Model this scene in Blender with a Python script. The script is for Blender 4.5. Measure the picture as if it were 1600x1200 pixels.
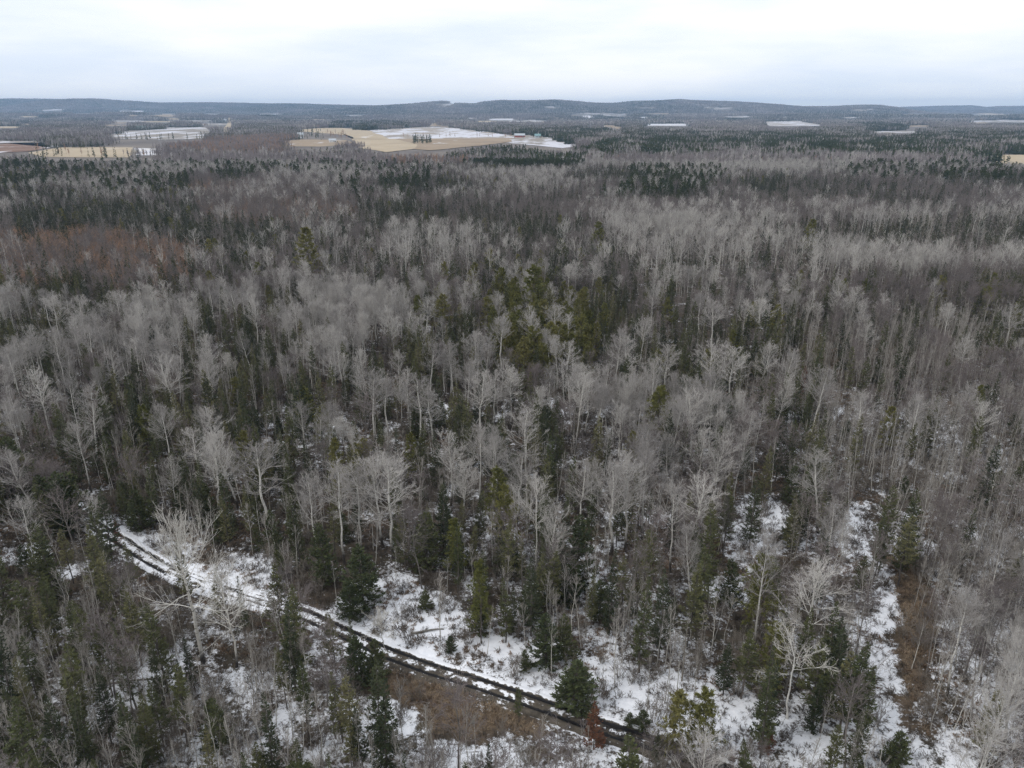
import bpy, math, random
import numpy as np

# ------------------------------------------------------------------ camera, sky, sun, exposure
for o in list(bpy.data.objects):
    bpy.data.objects.remove(o)
scene = bpy.context.scene
COL = scene.collection
CAM_H, PITCH, FPX = 60.0, math.radians(20.27), 1151.0      # 60 m up, looking 20 degrees down
cam_d = bpy.data.cameras.new('camera')
cam = bpy.data.objects.new('camera', cam_d)
COL.objects.link(cam)
cam.location = (0, 0, CAM_H)
cam.rotation_euler = (math.pi / 2 - PITCH, 0, 0)
cam_d.sensor_width = 36.0
cam_d.lens = 36.0 * FPX / 1600.0
cam_d.clip_start, cam_d.clip_end = 0.5, 90000.0
scene.camera = cam

SUN_EL, SUN_AZ = math.radians(45), math.radians(-115)        # azimuth from +Y towards +X
world = bpy.data.worlds.new('World')
scene.world = world
world.use_nodes = True
nt = world.node_tree
nt.nodes.clear()
w_out = nt.nodes.new('ShaderNodeOutputWorld')
w_bg = nt.nodes.new('ShaderNodeBackground')
w_bg.inputs['Strength'].default_value = 0.1
w_sky = nt.nodes.new('ShaderNodeTexSky')
w_sky.sky_type = 'NISHITA'
w_sky.sun_disc = False
w_sky.sun_elevation = SUN_EL
w_sky.sun_rotation = SUN_AZ
w_tc = nt.nodes.new('ShaderNodeTexCoord')
w_map = nt.nodes.new('ShaderNodeMapping')
w_map.inputs['Scale'].default_value = (1.5, 1.5, 9.0)
w_map.inputs['Rotation'].default_value = (0.03, -0.05, 0.4)
w_n = nt.nodes.new('ShaderNodeTexNoise')
w_n.inputs['Scale'].default_value = 1.7
w_n.inputs['Detail'].default_value = 6.0
w_n.inputs['Roughness'].default_value = 0.52
w_r = nt.nodes.new('ShaderNodeValToRGB')
w_r.color_ramp.elements[0].position = 0.36
w_r.color_ramp.elements[0].color = (0.76, 0.82, 0.915, 1)
w_r.color_ramp.elements[1].position = 0.60
w_r.color_ramp.elements[1].color = (0.985, 0.985, 1.0, 1)
w_mul = nt.nodes.new('ShaderNodeMix')
w_mul.data_type = 'RGBA'
w_mul.blend_type = 'MULTIPLY'
w_mul.inputs[0].default_value = 1.0
w_mul.inputs[7].default_value = (11.6, 11.6, 11.6, 1)
w_mix = nt.nodes.new('ShaderNodeMix')
w_mix.data_type = 'RGBA'
w_mix.inputs[0].default_value = 0.93
L = nt.links.new
L(w_tc.outputs['Generated'], w_map.inputs['Vector'])
L(w_map.outputs['Vector'], w_n.inputs['Vector'])
L(w_n.outputs['Fac'], w_r.inputs['Fac'])
L(w_r.outputs['Color'], w_mul.inputs[6])
L(w_sky.outputs['Color'], w_mix.inputs[6])
L(w_mul.outputs[2], w_mix.inputs[7])
L(w_mix.outputs[2], w_bg.inputs['Color'])
L(w_bg.outputs['Background'], w_out.inputs['Surface'])

sun_d = bpy.data.lights.new('sun', 'SUN')
sun_d.energy = 1.1
sun_d.angle = math.radians(20)
sun_d.color = (1.0, 0.96, 0.9)
sun = bpy.data.objects.new('sun', sun_d)
COL.objects.link(sun)
sun.location = (-40, 30, 120)
sun.rotation_euler = (math.pi / 2 - SUN_EL, 0, math.pi - SUN_AZ)

scene.view_settings.view_transform = 'Standard'
scene.view_settings.look = 'None'
scene.view_settings.exposure = 0.12
scene.view_settings.gamma = 1.0
scene.view_settings.use_curve_mapping = False
scene.cycles.max_bounces = 5
scene.cycles.diffuse_bounces = 3
scene.cycles.glossy_bounces = 2
scene.cycles.transmission_bounces = 0
scene.cycles.volume_bounces = 0
scene.cycles.transparent_max_bounces = 4
scene.cycles.caustics_reflective = False
scene.cycles.caustics_refractive = False
scene.cycles.use_denoising = True
scene.cycles.denoiser = 'OPENIMAGEDENOISE'
scene.cycles.denoising_input_passes = 'RGB_ALBEDO_NORMAL'
scene.cycles.denoising_prefilter = 'NONE'
scene.cycles.filter_width = 1.5

# ------------------------------------------------------------------ maths helpers
rng = np.random.default_rng(11)
random.seed(5)
SP, CP = math.sin(PITCH), math.cos(PITCH)


def ray(px, py):
    a, b = (np.asarray(px, float) - 800) / FPX, (np.asarray(py, float) - 600) / FPX
    return a, CP - b * SP, -SP - b * CP


def ground_at(px, py, z=0.0):
    dx, dy, dz = ray(px, py)
    t = (z - CAM_H) / dz
    return dx * t, dy * t


def project(x, y, z):
    dz = z - CAM_H
    dep = y * CP - dz * SP
    up = y * SP + dz * CP
    dep = np.maximum(dep, 1e-3)
    return 800 + FPX * x / dep, 600 - FPX * up / dep, dep


def poly_world(pts, z=0.0):
    p = np.array(pts, float)
    x, y = ground_at(p[:, 0], p[:, 1], z)
    return np.stack([x, y], 1)


def inside(poly, x, y):
    p = np.asarray(poly, float)
    x, y = np.asarray(x, float), np.asarray(y, float)
    r = np.zeros(x.shape, bool)
    x1, y1 = p[-1]
    for x2, y2 in p:
        c = ((y2 > y) != (y1 > y))
        with np.errstate(divide='ignore', invalid='ignore'):
            xi = (x1 - x2) * (y - y2) / (y1 - y2 + 1e-12) + x2
        r ^= c & (x < xi)
        x1, y1 = x2, y2
    return r


def seg_dist(line, x, y):
    """distance to a polyline, and the parameter along it"""
    best = np.full(np.shape(x), 1e9)
    for (x1, y1), (x2, y2) in zip(line[:-1], line[1:]):
        dx, dy = x2 - x1, y2 - y1
        t = np.clip(((x - x1) * dx + (y - y1) * dy) / (dx * dx + dy * dy + 1e-9), 0, 1)
        best = np.minimum(best, np.hypot(x - x1 - t * dx, y - y1 - t * dy))
    return best


_lat = np.random.default_rng(3).random((256, 256))


def vnoise(x, y):
    xi, yi = np.floor(x).astype(int), np.floor(y).astype(int)
    fx, fy = x - xi, y - yi
    fx, fy = fx * fx * (3 - 2 * fx), fy * fy * (3 - 2 * fy)
    g = lambda i, j: _lat[i & 255, j & 255]
    return (g(xi, yi) * (1 - fx) + g(xi + 1, yi) * fx) * (1 - fy) + (g(xi, yi + 1) * (1 - fx) + g(xi + 1, yi + 1) * fx) * fy


def fbm(x, y, scale, octs=3, off=0.0):
    s, a, tot, out = 1.0 / scale, 1.0, 0.0, 0.0
    for i in range(octs):
        out = out + a * vnoise(x * s + off + 17.3 * i, y * s + off * 1.7 + 9.1 * i)
        tot += a
        a *= 0.5
        s *= 2.03
    return out / tot


def sstep(a, b, x):
    t = np.clip((x - a) / (b - a), 0, 1)
    return t * t * (3 - 2 * t)


# ------------------------------------------------------------------ the lie of the land (pixel readings turned into ground positions)
TRACK_PX = [(-90, 690), (0, 735), (55, 764), (100, 790), (150, 822), (200, 852), (260, 889), (330, 917), (400, 938), (470, 958), (540, 990),
            (610, 1022), (680, 1047), (740, 1066), (800, 1086), (860, 1107), (930, 1133), (1000, 1154), (1080, 1182), (1180, 1228), (1300, 1290)]
TRACK_C = poly_world(TRACK_PX)


def smooth_line(p, step=0.6):
    p = np.asarray(p)
    out = []
    for i in range(len(p) - 1):
        p0, p1, p2, p3 = p[max(i - 1, 0)], p[i], p[i + 1], p[min(i + 2, len(p) - 1)]
        n = max(2, int(np.hypot(*(p2 - p1)) / step))
        t = np.linspace(0, 1, n, endpoint=False)[:, None]
        out.append(0.5 * (2 * p1 + (p2 - p0) * t + (2 * p0 - 5 * p1 + 4 * p2 - p3) * t ** 2 + (3 * p1 - p0 - 3 * p2 + p3) * t ** 3))
    return np.concatenate(out + [p[-1:]])


TRACK = smooth_line(TRACK_C)
TRACK_LITE = TRACK[::6]
SNOW_PX = [
    [(90, 772), (125, 765), (140, 790), (110, 800)],
    [(150, 800), (190, 795), (215, 830), (255, 835), (300, 870), (345, 880), (400, 860), (430, 905), (445, 940), (400, 935), (330, 912), (260, 885), (200, 850)],
    [(470, 945), (520, 960), (545, 930), (570, 915), (640, 905), (665, 930), (700, 935), (730, 960), (780, 960), (800, 1000), (880, 1005), (920, 1020), (960, 1030),
     (1010, 1060), (1060, 1070), (1130, 1075), (1190, 1090), (1200, 1150), (1120, 1165), (1050, 1160), (1000, 1140), (930, 1112), (860, 1085), (800, 1065), (740, 1045), (680, 1025), (610, 1000), (540, 975)],
    [(1145, 785), (1215, 778), (1248, 812), (1232, 858), (1190, 868), (1160, 900), (1132, 865)],
    [(1345, 770), (1368, 775), (1362, 810), (1345, 835), (1352, 870), (1325, 880), (1318, 850), (1335, 815)],
    [(1372, 890), (1388, 890), (1395, 960), (1400, 1000), (1408, 1060), (1425, 1100), (1450, 1200), (1430, 1215), (1395, 1120), (1375, 1060), (1362, 1010), (1345, 975), (1375, 955)],
    [(880, 880), (930, 875), (945, 905), (890, 925)],
    [(1110, 905), (1160, 905), (1155, 935), (1110, 945)],
    [(1255, 1150), (1300, 1150), (1310, 1210), (1240, 1215)],
    [(575, 1100), (620, 1100), (650, 1120), (640, 1150), (610, 1190), (565, 1200), (560, 1150)],
    [(190, 1040), (290, 1030), (300, 1060), (230, 1090), (200, 1100)],
    [(665, 638), (700, 635), (705, 655), (665, 655)],
    [(930, 800), (1040, 795), (1050, 815), (930, 830)],
    [(790, 625), (860, 622), (860, 640), (790, 640)],
    [(850, 632), (960, 632), (960, 650), (850, 650)],
    [(510, 680), (545, 680), (545, 695), (510, 695)],
    [(0, 840), (80, 850), (100, 900), (0, 880)],
    [(1470, 940), (1510, 960), (1500, 1060), (1460, 1040)],
]
SNOW_W = [poly_world(p) for p in SNOW_PX]
BROWN_PX = [
    [(596, 1034), (640, 1052), (700, 1072), (760, 1092), (850, 1128), (830, 1150), (760, 1140), (700, 1140), (640, 1110), (600, 1075)],
    [(1386, 868), (1420, 872), (1442, 950), (1442, 1020), (1440, 1090), (1452, 1150), (1432, 1130), (1412, 1065), (1402, 985), (1394, 930)],
]
BROWN_W = [poly_world(p) for p in BROWN_PX]
TRAIL = smooth_line(poly_world([(1352, 790), (1345, 840), (1362, 880), (1380, 905), (1386, 945), (1382, 985), (1386, 1040), (1402, 1090), (1424, 1150), (1442, 1215), (1460, 1290)]), 2.0)
RIDGES = [  # depth in metres, half width, (pixel column, pixel row of the skyline)
    (8600, 1500, [(-900, 176), (420, 176), (500, 172), (560, 168), (610, 165), (640, 163), (670, 160), (695, 158), (715, 161), (742, 162.5), (760, 159), (785, 157), (830, 157.5), (868, 156), (895, 158),
                  (930, 161), (960, 161), (992, 158), (1030, 157.5), (1060, 156), (1090, 158), (1150, 160), (1200, 163), (1255, 167), (1300, 167), (1342, 165), (1370, 165.5), (1395, 168.5), (1430, 174), (1480, 178), (2600, 178)]),
    (10800, 1900, [(-900, 155), (0, 155), (25, 154), (85, 155), (160, 156), (215, 159), (250, 161), (330, 160.5), (400, 162), (500, 164), (570, 165), (640, 168), (760, 172), (2600, 174)]),
    (12300, 1300, [(-900, 170), (1150, 172), (1300, 170), (1390, 168), (1440, 166.5), (1470, 165.5), (1515, 165), (1536, 167.5), (1560, 166.3), (1620, 166.5), (2600, 165)]),
    (6000, 700, [(-900, 176), (0, 177), (200, 176), (330, 179), (450, 181), (600, 179), (700, 178), (800, 177), (1000, 178), (1250, 178), (1400, 179), (2600, 178)]),
]


def terrain(x, y):
    x, y = np.asarray(x, float), np.asarray(y, float)
    z = 0.45 * (fbm(x, y, 26, 3) - 0.5) * sstep(900, 300, np.abs(y))
    far = np.zeros_like(z)
    u = 800 + FPX * x / np.maximum(y * CP + CAM_H * SP, 50.0)
    for Y, hw, pts in RIDGES:
        p = np.array(pts)
        row = np.interp(u, p[:, 0], p[:, 1])
        b = (row - 600) / FPX
        t = Y / (CP - b * SP)
        zr = CAM_H + t * (-SP - b * CP) - 14
        d = (y - Y) / hw
        d = d + 1.5 * (fbm(x, y, 1300, 3, 5) - 0.5) * np.exp(-d * d * 0.3) * np.minimum(1, np.abs(d) * 2)
        prof = np.exp(-d * d)
        far = np.maximum(far, zr * prof)
    return z + far * sstep(3200, 5200, y) + 5 * (fbm(x, y, 900, 3, 2) - 0.5) * sstep(3600, 5000, y)


def track_dent(x, y):
    near = (np.abs(x) < 140) & (y > 35) & (y < 170)
    d = np.full(np.shape(x), 99.0)
    d[near] = seg_dist(TRACK_LITE, x[near], y[near])
    return d


# ------------------------------------------------------------------ materials
def nodes_of(name):
    m = bpy.data.materials.new(name)
    m.use_nodes = True
    t = m.node_tree
    b = t.nodes['Principled BSDF']
    b.inputs['Specular IOR Level'].default_value = 0.15
    b.inputs['Roughness'].default_value = 0.9
    return m, t, b


def add(t, kind, **kw):
    n = t.nodes.new(kind)
    for k, v in kw.items():
        if k in n.inputs:
            n.inputs[k].default_value = v
        else:
            setattr(n, k, v)
    return n


def ramp(t, fac, stops):
    r = t.nodes.new('ShaderNodeValToRGB')
    e = r.color_ramp.elements
    e[0].position, e[0].color = stops[0][0], (*stops[0][1], 1)
    e[1].position, e[1].color = stops[-1][0], (*stops[-1][1], 1)
    for p, c in stops[1:-1]:
        q = e.new(p)
        q.color = (*c, 1)
    t.links.new(fac, r.inputs['Fac'])
    return r.outputs['Color']


def noise(t, scale, detail=3.0, vec=None, rough=0.55, dist=0.0):
    n = add(t, 'ShaderNodeTexNoise', Scale=scale, Detail=detail, Roughness=rough, Distortion=dist)
    if vec is not None:
        t.links.new(vec, n.inputs['Vector'])
    return n.outputs['Fac']


def mixc(t, fac, a, b, blend='MIX'):
    m = t.nodes.new('ShaderNodeMix')
    m.data_type = 'RGBA'
    m.blend_type = blend
    for i, v in ((0, fac), (6, a), (7, b)):
        if isinstance(v, (int, float)):
            m.inputs[i].default_value = v
        elif isinstance(v, tuple):
            m.inputs[i].default_value = (*v, 1)
        else:
            t.links.new(v, m.inputs[i])
    return m.outputs[2]


def math_n(t, op, a, b=0.0, c=0.0, clamp=False):
    m = t.nodes.new('ShaderNodeMath')
    m.operation = op
    m.use_clamp = clamp
    for i, v in enumerate((a, b, c)):
        if isinstance(v, (int, float)):
            m.inputs[i].default_value = v
        else:
            t.links.new(v, m.inputs[i])
    return m.outputs[0]


def coords(t, which='Object'):
    return t.nodes.new('ShaderNodeTexCoord').outputs[which]


def bark_mat(name, pale, dark, var=0.25, base_dark=None, base_h=6.0):
    """bark: mottled, each tree a little different, an old tree's foot darker with furrowed bark"""
    m, t, b = nodes_of(name)
    co = coords(t)
    c = ramp(t, noise(t, 1.3, 4, co), [(0.35, dark), (0.62, pale)])
    rnd = t.nodes.new('ShaderNodeObjectInfo').outputs['Random']
    v = math_n(t, 'MULTIPLY_ADD', rnd, 2 * var, 1 - var)
    c = mixc(t, 1.0, c, v, 'MULTIPLY')
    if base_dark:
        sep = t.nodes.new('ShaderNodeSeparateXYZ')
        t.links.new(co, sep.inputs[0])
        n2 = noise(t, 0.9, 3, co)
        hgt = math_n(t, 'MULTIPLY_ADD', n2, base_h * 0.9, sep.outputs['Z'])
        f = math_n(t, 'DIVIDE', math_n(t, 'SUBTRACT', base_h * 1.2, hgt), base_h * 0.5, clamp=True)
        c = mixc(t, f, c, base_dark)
        # black scars across the pale bark
        wv = add(t, 'ShaderNodeMapping')
        wv.inputs['Scale'].default_value = (1.2, 1.2, 3.5)
        t.links.new(co, wv.inputs['Vector'])
        sc = ramp(t, noise(t, 1.1, 2, wv.outputs['Vector']), [(0.60, (0, 0, 0)), (0.66, (1, 1, 1))])
        c = mixc(t, math_n(t, 'MULTIPLY', sc, 0.75), c, (0.03, 0.028, 0.025))
    t.links.new(c, b.inputs['Base Color'])
    return m


def twig_mat(name, c1, c2, var=0.3):
    m, t, b = nodes_of(name)
    rnd = t.nodes.new('ShaderNodeObjectInfo').outputs['Random']
    c = mixc(t, rnd, c1, c2)
    v = math_n(t, 'MULTIPLY_ADD', noise(t, 0.6, 2, coords(t)), 2 * var, 1 - var)
    c = mixc(t, 1.0, c, v, 'MULTIPLY')
    t.links.new(c, b.inputs['Base Color'])
    return m


def needle_mat(name, c1, c2, c3):
    m, t, b = nodes_of(name)
    rnd = t.nodes.new('ShaderNodeObjectInfo').outputs['Random']
    c = ramp(t, rnd, [(0.0, c1), (0.55, c2), (1.0, c3)])
    c = mixc(t, 1.0, c, ramp(t, noise(t, 1.6, 4, coords(t)), [(0.3, (0.55, 0.55, 0.6)), (0.7, (1.45, 1.4, 1.2))]), 'MULTIPLY')
    t.links.new(c, b.inputs['Base Color'])
    b.inputs['Roughness'].default_value = 0.75
    return m


M = {}
M['aspen_limb'] = twig_mat('aspen_limb', (0.57, 0.545, 0.50), (0.34, 0.32, 0.30), 0.25)
M['maple_limb'] = twig_mat('maple_limb', (0.26, 0.23, 0.21), (0.17, 0.152, 0.142), 0.25)
M['pole_limb'] = twig_mat('sapling_limb', (0.40, 0.37, 0.335), (0.27, 0.25, 0.225), 0.25)
M['cotton_limb'] = twig_mat('cottonwood_limb', (0.66, 0.635, 0.585), (0.62, 0.60, 0.55), 0.12)
M['far_twig'] = twig_mat('far_woods_twig', (0.30, 0.265, 0.26), (0.20, 0.175, 0.175), 0.25)
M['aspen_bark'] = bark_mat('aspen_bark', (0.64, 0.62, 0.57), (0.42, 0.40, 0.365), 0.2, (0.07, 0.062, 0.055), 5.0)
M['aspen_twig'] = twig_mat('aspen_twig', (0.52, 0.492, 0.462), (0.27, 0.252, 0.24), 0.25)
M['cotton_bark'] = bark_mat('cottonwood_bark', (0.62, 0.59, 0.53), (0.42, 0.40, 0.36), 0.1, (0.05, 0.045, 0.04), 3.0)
M['cotton_twig'] = twig_mat('cottonwood_twig', (0.54, 0.51, 0.46), (0.50, 0.47, 0.425), 0.15)
M['maple_bark'] = bark_mat('maple_bark', (0.25, 0.225, 0.205), (0.13, 0.12, 0.11), 0.25)
M['maple_twig'] = twig_mat('maple_twig', (0.20, 0.166, 0.162), (0.135, 0.115, 0.114), 0.25)
M['pole_bark'] = bark_mat('sapling_bark', (0.56, 0.54, 0.49), (0.32, 0.30, 0.27), 0.25)
M['pole_twig'] = twig_mat('sapling_twig', (0.30, 0.275, 0.245), (0.20, 0.183, 0.163), 0.25)
M['shrub_twig'] = twig_mat('shrub_twig', (0.28, 0.245, 0.205), (0.18, 0.158, 0.135), 0.3)
M['red_twig'] = twig_mat('red_brown_twig', (0.40, 0.255, 0.165), (0.27, 0.19, 0.145), 0.2)
M['spruce_bark'] = bark_mat('spruce_bark', (0.15, 0.13, 0.115), (0.07, 0.062, 0.055), 0.2)
M['spruce'] = needle_mat('spruce_needles', (0.052, 0.064, 0.030), (0.085, 0.092, 0.042), (0.140, 0.135, 0.072))
M['spire'] = needle_mat('dark_spruce_needles', (0.034, 0.045, 0.025), (0.047, 0.058, 0.031), (0.066, 0.075, 0.039))
M['fir'] = needle_mat('fir_needles', (0.046, 0.060, 0.031), (0.066, 0.080, 0.038), (0.090, 0.100, 0.047))
M['pine'] = needle_mat('pine_needles', (0.130, 0.138, 0.048), (0.168, 0.166, 0.062), (0.195, 0.184, 0.076))
M['farpine'] = needle_mat('far_pine_needles', (0.045, 0.064, 0.032), (0.062, 0.082, 0.038), (0.080, 0.096, 0.046))
M['rust'] = needle_mat('rusty_needles', (0.125, 0.058, 0.036), (0.135, 0.062, 0.038), (0.145, 0.066, 0.04))
M['deadgrey'] = twig_mat('dead_grey_twig', (0.22, 0.20, 0.17), (0.17, 0.16, 0.14), 0.3)
M['gnarl_bark'] = bark_mat('bleached_bark', (0.70, 0.68, 0.63), (0.50, 0.48, 0.45), 0.1)
M['log'] = bark_mat('log_bark', (0.30, 0.28, 0.25), (0.16, 0.15, 0.13), 0.3)
M['drygrass'] = twig_mat('dry_grass', (0.36, 0.275, 0.185), (0.26, 0.20, 0.14), 0.35)
M['bracken'] = twig_mat('dead_bracken', (0.23, 0.165, 0.115), (0.17, 0.128, 0.096), 0.3)
M['litter_twig'] = twig_mat('ground_twig', (0.14, 0.115, 0.09), (0.10, 0.085, 0.07), 0.3)


def ground_mat():
    m, t, b = nodes_of('forest_floor')
    geo = t.nodes.new('ShaderNodeNewGeometry').outputs['Position']
    a_s = add(t, 'ShaderNodeAttribute', attribute_name='snow').outputs['Fac']
    a_b = add(t, 'ShaderNodeAttribute', attribute_name='brown').outputs['Fac']
    a_f = add(t, 'ShaderNodeAttribute', attribute_name='faraway').outputs['Fac']
    litter = ramp(t, noise(t, 0.9, 6, geo, 0.65), [(0.28, (0.030, 0.026, 0.022)), (0.5, (0.070, 0.056, 0.043)), (0.72, (0.125, 0.095, 0.066))])
    moss = ramp(t, noise(t, 0.17, 3, geo), [(0.5, (0, 0, 0)), (0.68, (1, 1, 1))])
    litter = mixc(t, math_n(t, 'MULTIPLY', moss, 0.5), litter, (0.045, 0.052, 0.030))
    dry = ramp(t, noise(t, 1.6, 6, geo, 0.7), [(0.3, (0.07, 0.053, 0.038)), (0.52, (0.15, 0.11, 0.075)), (0.7, (0.22, 0.165, 0.11))])
    c = mixc(t, a_b, litter, dry)
    far = ramp(t, noise(t, 0.006, 5, geo, 0.7), [(0.3, (0.10, 0.088, 0.082)), (0.5, (0.155, 0.135, 0.12)), (0.7, (0.21, 0.18, 0.15))])
    c = mixc(t, a_f, c, far)
    n1 = noise(t, 0.22, 4, geo, 0.6)
    n2 = noise(t, 1.5, 5, geo, 0.72)
    n3 = noise(t, 5.5, 3, geo, 0.7)
    nn = math_n(t, 'ADD', math_n(t, 'MULTIPLY', n1, 0.40), math_n(t, 'ADD', math_n(t, 'MULTIPLY', n2, 0.42), math_n(t, 'MULTIPLY', n3, 0.18)))
    s = math_n(t, 'ADD', nn, a_s)
    mask = ramp(t, s, [(0.93, (0, 0, 0)), (0.985, (1, 1, 1))])
    snow = ramp(t, noise(t, 2.0, 4, geo), [(0.3, (0.74, 0.76, 0.80)), (0.7, (0.86, 0.87, 0.90))])
    c = mixc(t, mask, c, snow)
    t.links.new(c, b.inputs['Base Color'])
    bump = add(t, 'ShaderNodeBump', Strength=0.5, Distance=0.3)
    t.links.new(math_n(t, 'ADD', math_n(t, 'MULTIPLY', mask, 0.4), n2), bump.inputs['Height'])
    t.links.new(bump.outputs['Normal'], b.inputs['Normal'])
    return m


def track_mat():
    m, t, b = nodes_of('wet_two_rut_track')
    geo = t.nodes.new('ShaderNodeNewGeometry').outputs['Position']
    rut = add(t, 'ShaderNodeAttribute', attribute_name='rut').outputs['Fac']
    snowy = add(t, 'ShaderNodeAttribute', attribute_name='snow').outputs['Fac']
    mud = ramp(t, noise(t, 1.8, 5, geo, 0.7), [(0.3, (0.007, 0.007, 0.008)), (0.7, (0.018, 0.017, 0.017))])
    crown = ramp(t, noise(t, 1.4, 5, geo, 0.7), [(0.3, (0.045, 0.040, 0.033)), (0.7, (0.13, 0.11, 0.085))])
    rut = math_n(t, 'ADD', rut, math_n(t, 'MULTIPLY', math_n(t, 'SUBTRACT', noise(t, 1.1, 4, geo, 0.7), 0.5), 1.9))
    rut = math_n(t, 'MULTIPLY', math_n(t, 'SUBTRACT', rut, 0.35), 3.0, clamp=True)
    c = mixc(t, rut, crown, mud)
    nn = math_n(t, 'ADD', math_n(t, 'MULTIPLY', noise(t, 0.5, 4, geo, 0.65), 0.5), math_n(t, 'MULTIPLY', noise(t, 2.2, 4, geo, 0.7), 0.5))
    mask = ramp(t, math_n(t, 'ADD', nn, snowy), [(0.95, (0, 0, 0)), (1.0, (1, 1, 1))])
    c = mixc(t, mask, c, (0.82, 0.83, 0.86))
    t.links.new(c, b.inputs['Base Color'])
    wet = math_n(t, 'MULTIPLY', rut, math_n(t, 'SUBTRACT', 1.0, mask))
    t.links.new(math_n(t, 'MULTIPLY_ADD', wet, -0.42, 0.9), b.inputs['Roughness'])
    bump = add(t, 'ShaderNodeBump', Strength=0.5, Distance=0.12)
    t.links.new(math_n(t, 'ADD', math_n(t, 'MULTIPLY', mask, 0.5), nn), bump.inputs['Height'])
    t.links.new(bump.outputs['Normal'], b.inputs['Normal'])
    return m


def field_mat(name, base, alt, snow_amt, stretch=(0.016, 0.0045, 1.0), snow_c=(0.72, 0.73, 0.77)):
    m, t, b = nodes_of(name)
    geo = t.nodes.new('ShaderNodeNewGeometry').outputs['Position']
    mp = add(t, 'ShaderNodeMapping')
    mp.inputs['Scale'].default_value = stretch
    mp.inputs['Rotation'].default_value = (0, 0, 0.35)
    t.links.new(geo, mp.inputs['Vector'])
    n = noise(t, 1.0, 5, mp.outputs['Vector'], 0.65)
    c = ramp(t, noise(t, 0.012, 5, geo, 0.65), [(0.35, base), (0.65, alt)])
    mask = ramp(t, n, [(1.0 - snow_amt - 0.04, (0, 0, 0)), (1.0 - snow_amt + 0.04, (1, 1, 1))])
    c = mixc(t, mask, c, snow_c)
    t.links.new(c, b.inputs['Base Color'])
    return m


M['ground'] = ground_mat()
M['track'] = track_mat()
M['tan'] = field_mat('tan_stubble', (0.36, 0.29, 0.20), (0.45, 0.37, 0.26), 0.32)
M['browntan'] = field_mat('grey_tan_stubble', (0.26, 0.20, 0.14), (0.33, 0.255, 0.175), 0.36)
M['snowy'] = field_mat('snow_streaked_field', (0.27, 0.24, 0.21), (0.36, 0.31, 0.26), 0.50, snow_c=(0.58, 0.58, 0.62))
M['snowhalf'] = field_mat('half_melted_field', (0.21, 0.19, 0.165), (0.29, 0.255, 0.215), 0.47, snow_c=(0.56, 0.56, 0.60))
M['plough'] = field_mat('brown_ploughland', (0.17, 0.10, 0.07), (0.22, 0.14, 0.10), 0.40)
M['snowfull'] = field_mat('snow_field', (0.60, 0.58, 0.55), (0.72, 0.70, 0.68), 0.56, snow_c=(0.56, 0.56, 0.60))


def plain(name, c, rough=0.7, n=0.15):
    m, t, b = nodes_of(name)
    v = math_n(t, 'MULTIPLY_ADD', noise(t, 0.8, 4, coords(t)), 2 * n, 1 - n)
    t.links.new(mixc(t, 1.0, c, v, 'MULTIPLY'), b.inputs['Base Color'])
    b.inputs['Roughness'].default_value = rough
    return m


M['whitewall'] = plain('white_siding', (0.75, 0.75, 0.74))
M['palewall'] = plain('pale_metal_siding', (0.50, 0.55, 0.57))
M['redwall'] = plain('barn_red', (0.32, 0.09, 0.06))
M['roofgrey'] = plain('grey_metal_roof', (0.42, 0.45, 0.48), 0.45)
M['roofteal'] = plain('teal_roof', (0.20, 0.32, 0.33), 0.5)
M['roofdark'] = plain('dark_shingle_roof', (0.11, 0.10, 0.10))
M['pane'] = plain('window_glass', (0.03, 0.035, 0.045), 0.2)
M['doorm'] = plain('door_paint', (0.16, 0.15, 0.14))
M['gravel'] = plain('gravel_road', (0.42, 0.34, 0.24), 0.95)


# ------------------------------------------------------------------ mesh helpers
def quad_mesh(name, V, Q, mats, midx=None, attrs=None, smooth=False):
    me = bpy.data.meshes.new(name)
    n, m = len(V), len(Q)
    me.vertices.add(n)
    me.vertices.foreach_set('co', np.ascontiguousarray(V, np.float32).ravel())
    me.loops.add(4 * m)
    me.loops.foreach_set('vertex_index', np.ascontiguousarray(Q, np.int32).ravel())
    me.polygons.add(m)
    me.polygons.foreach_set('loop_start', np.arange(0, 4 * m, 4, dtype=np.int32))
    for x in mats:
        me.materials.append(x)
    if midx is not None:
        me.polygons.foreach_set('material_index', np.ascontiguousarray(midx, np.int32))
    if smooth:
        me.polygons.foreach_set('use_smooth', np.ones(m, bool))
    me.update(calc_edges=True)
    for k, v in (attrs or {}).items():
        a = me.attributes.new(k, 'FLOAT', 'POINT')
        a.data.foreach_set('value', np.ascontiguousarray(v, np.float32))
    return me


def link(name, data, parent=None):
    o = bpy.data.objects.new(name, data)
    COL.objects.link(o)
    if parent is not None:
        o.parent = parent
    return o


def tag(o, label=None, cat=None, group=None, kind=None):
    for k, v in (('label', label), ('category', cat), ('group', group), ('kind', kind)):
        if v:
            o[k] = v
    return o


def cat_geo(parts):
    V, Q, n = [], [], 0
    for v, q in parts:
        V.append(v)
        Q.append(q + n)
        n += len(v)
    return np.concatenate(V), np.concatenate(Q)


def norm(v):
    return v / np.maximum(np.linalg.norm(v, axis=-1, keepdims=True), 1e-9)


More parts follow.
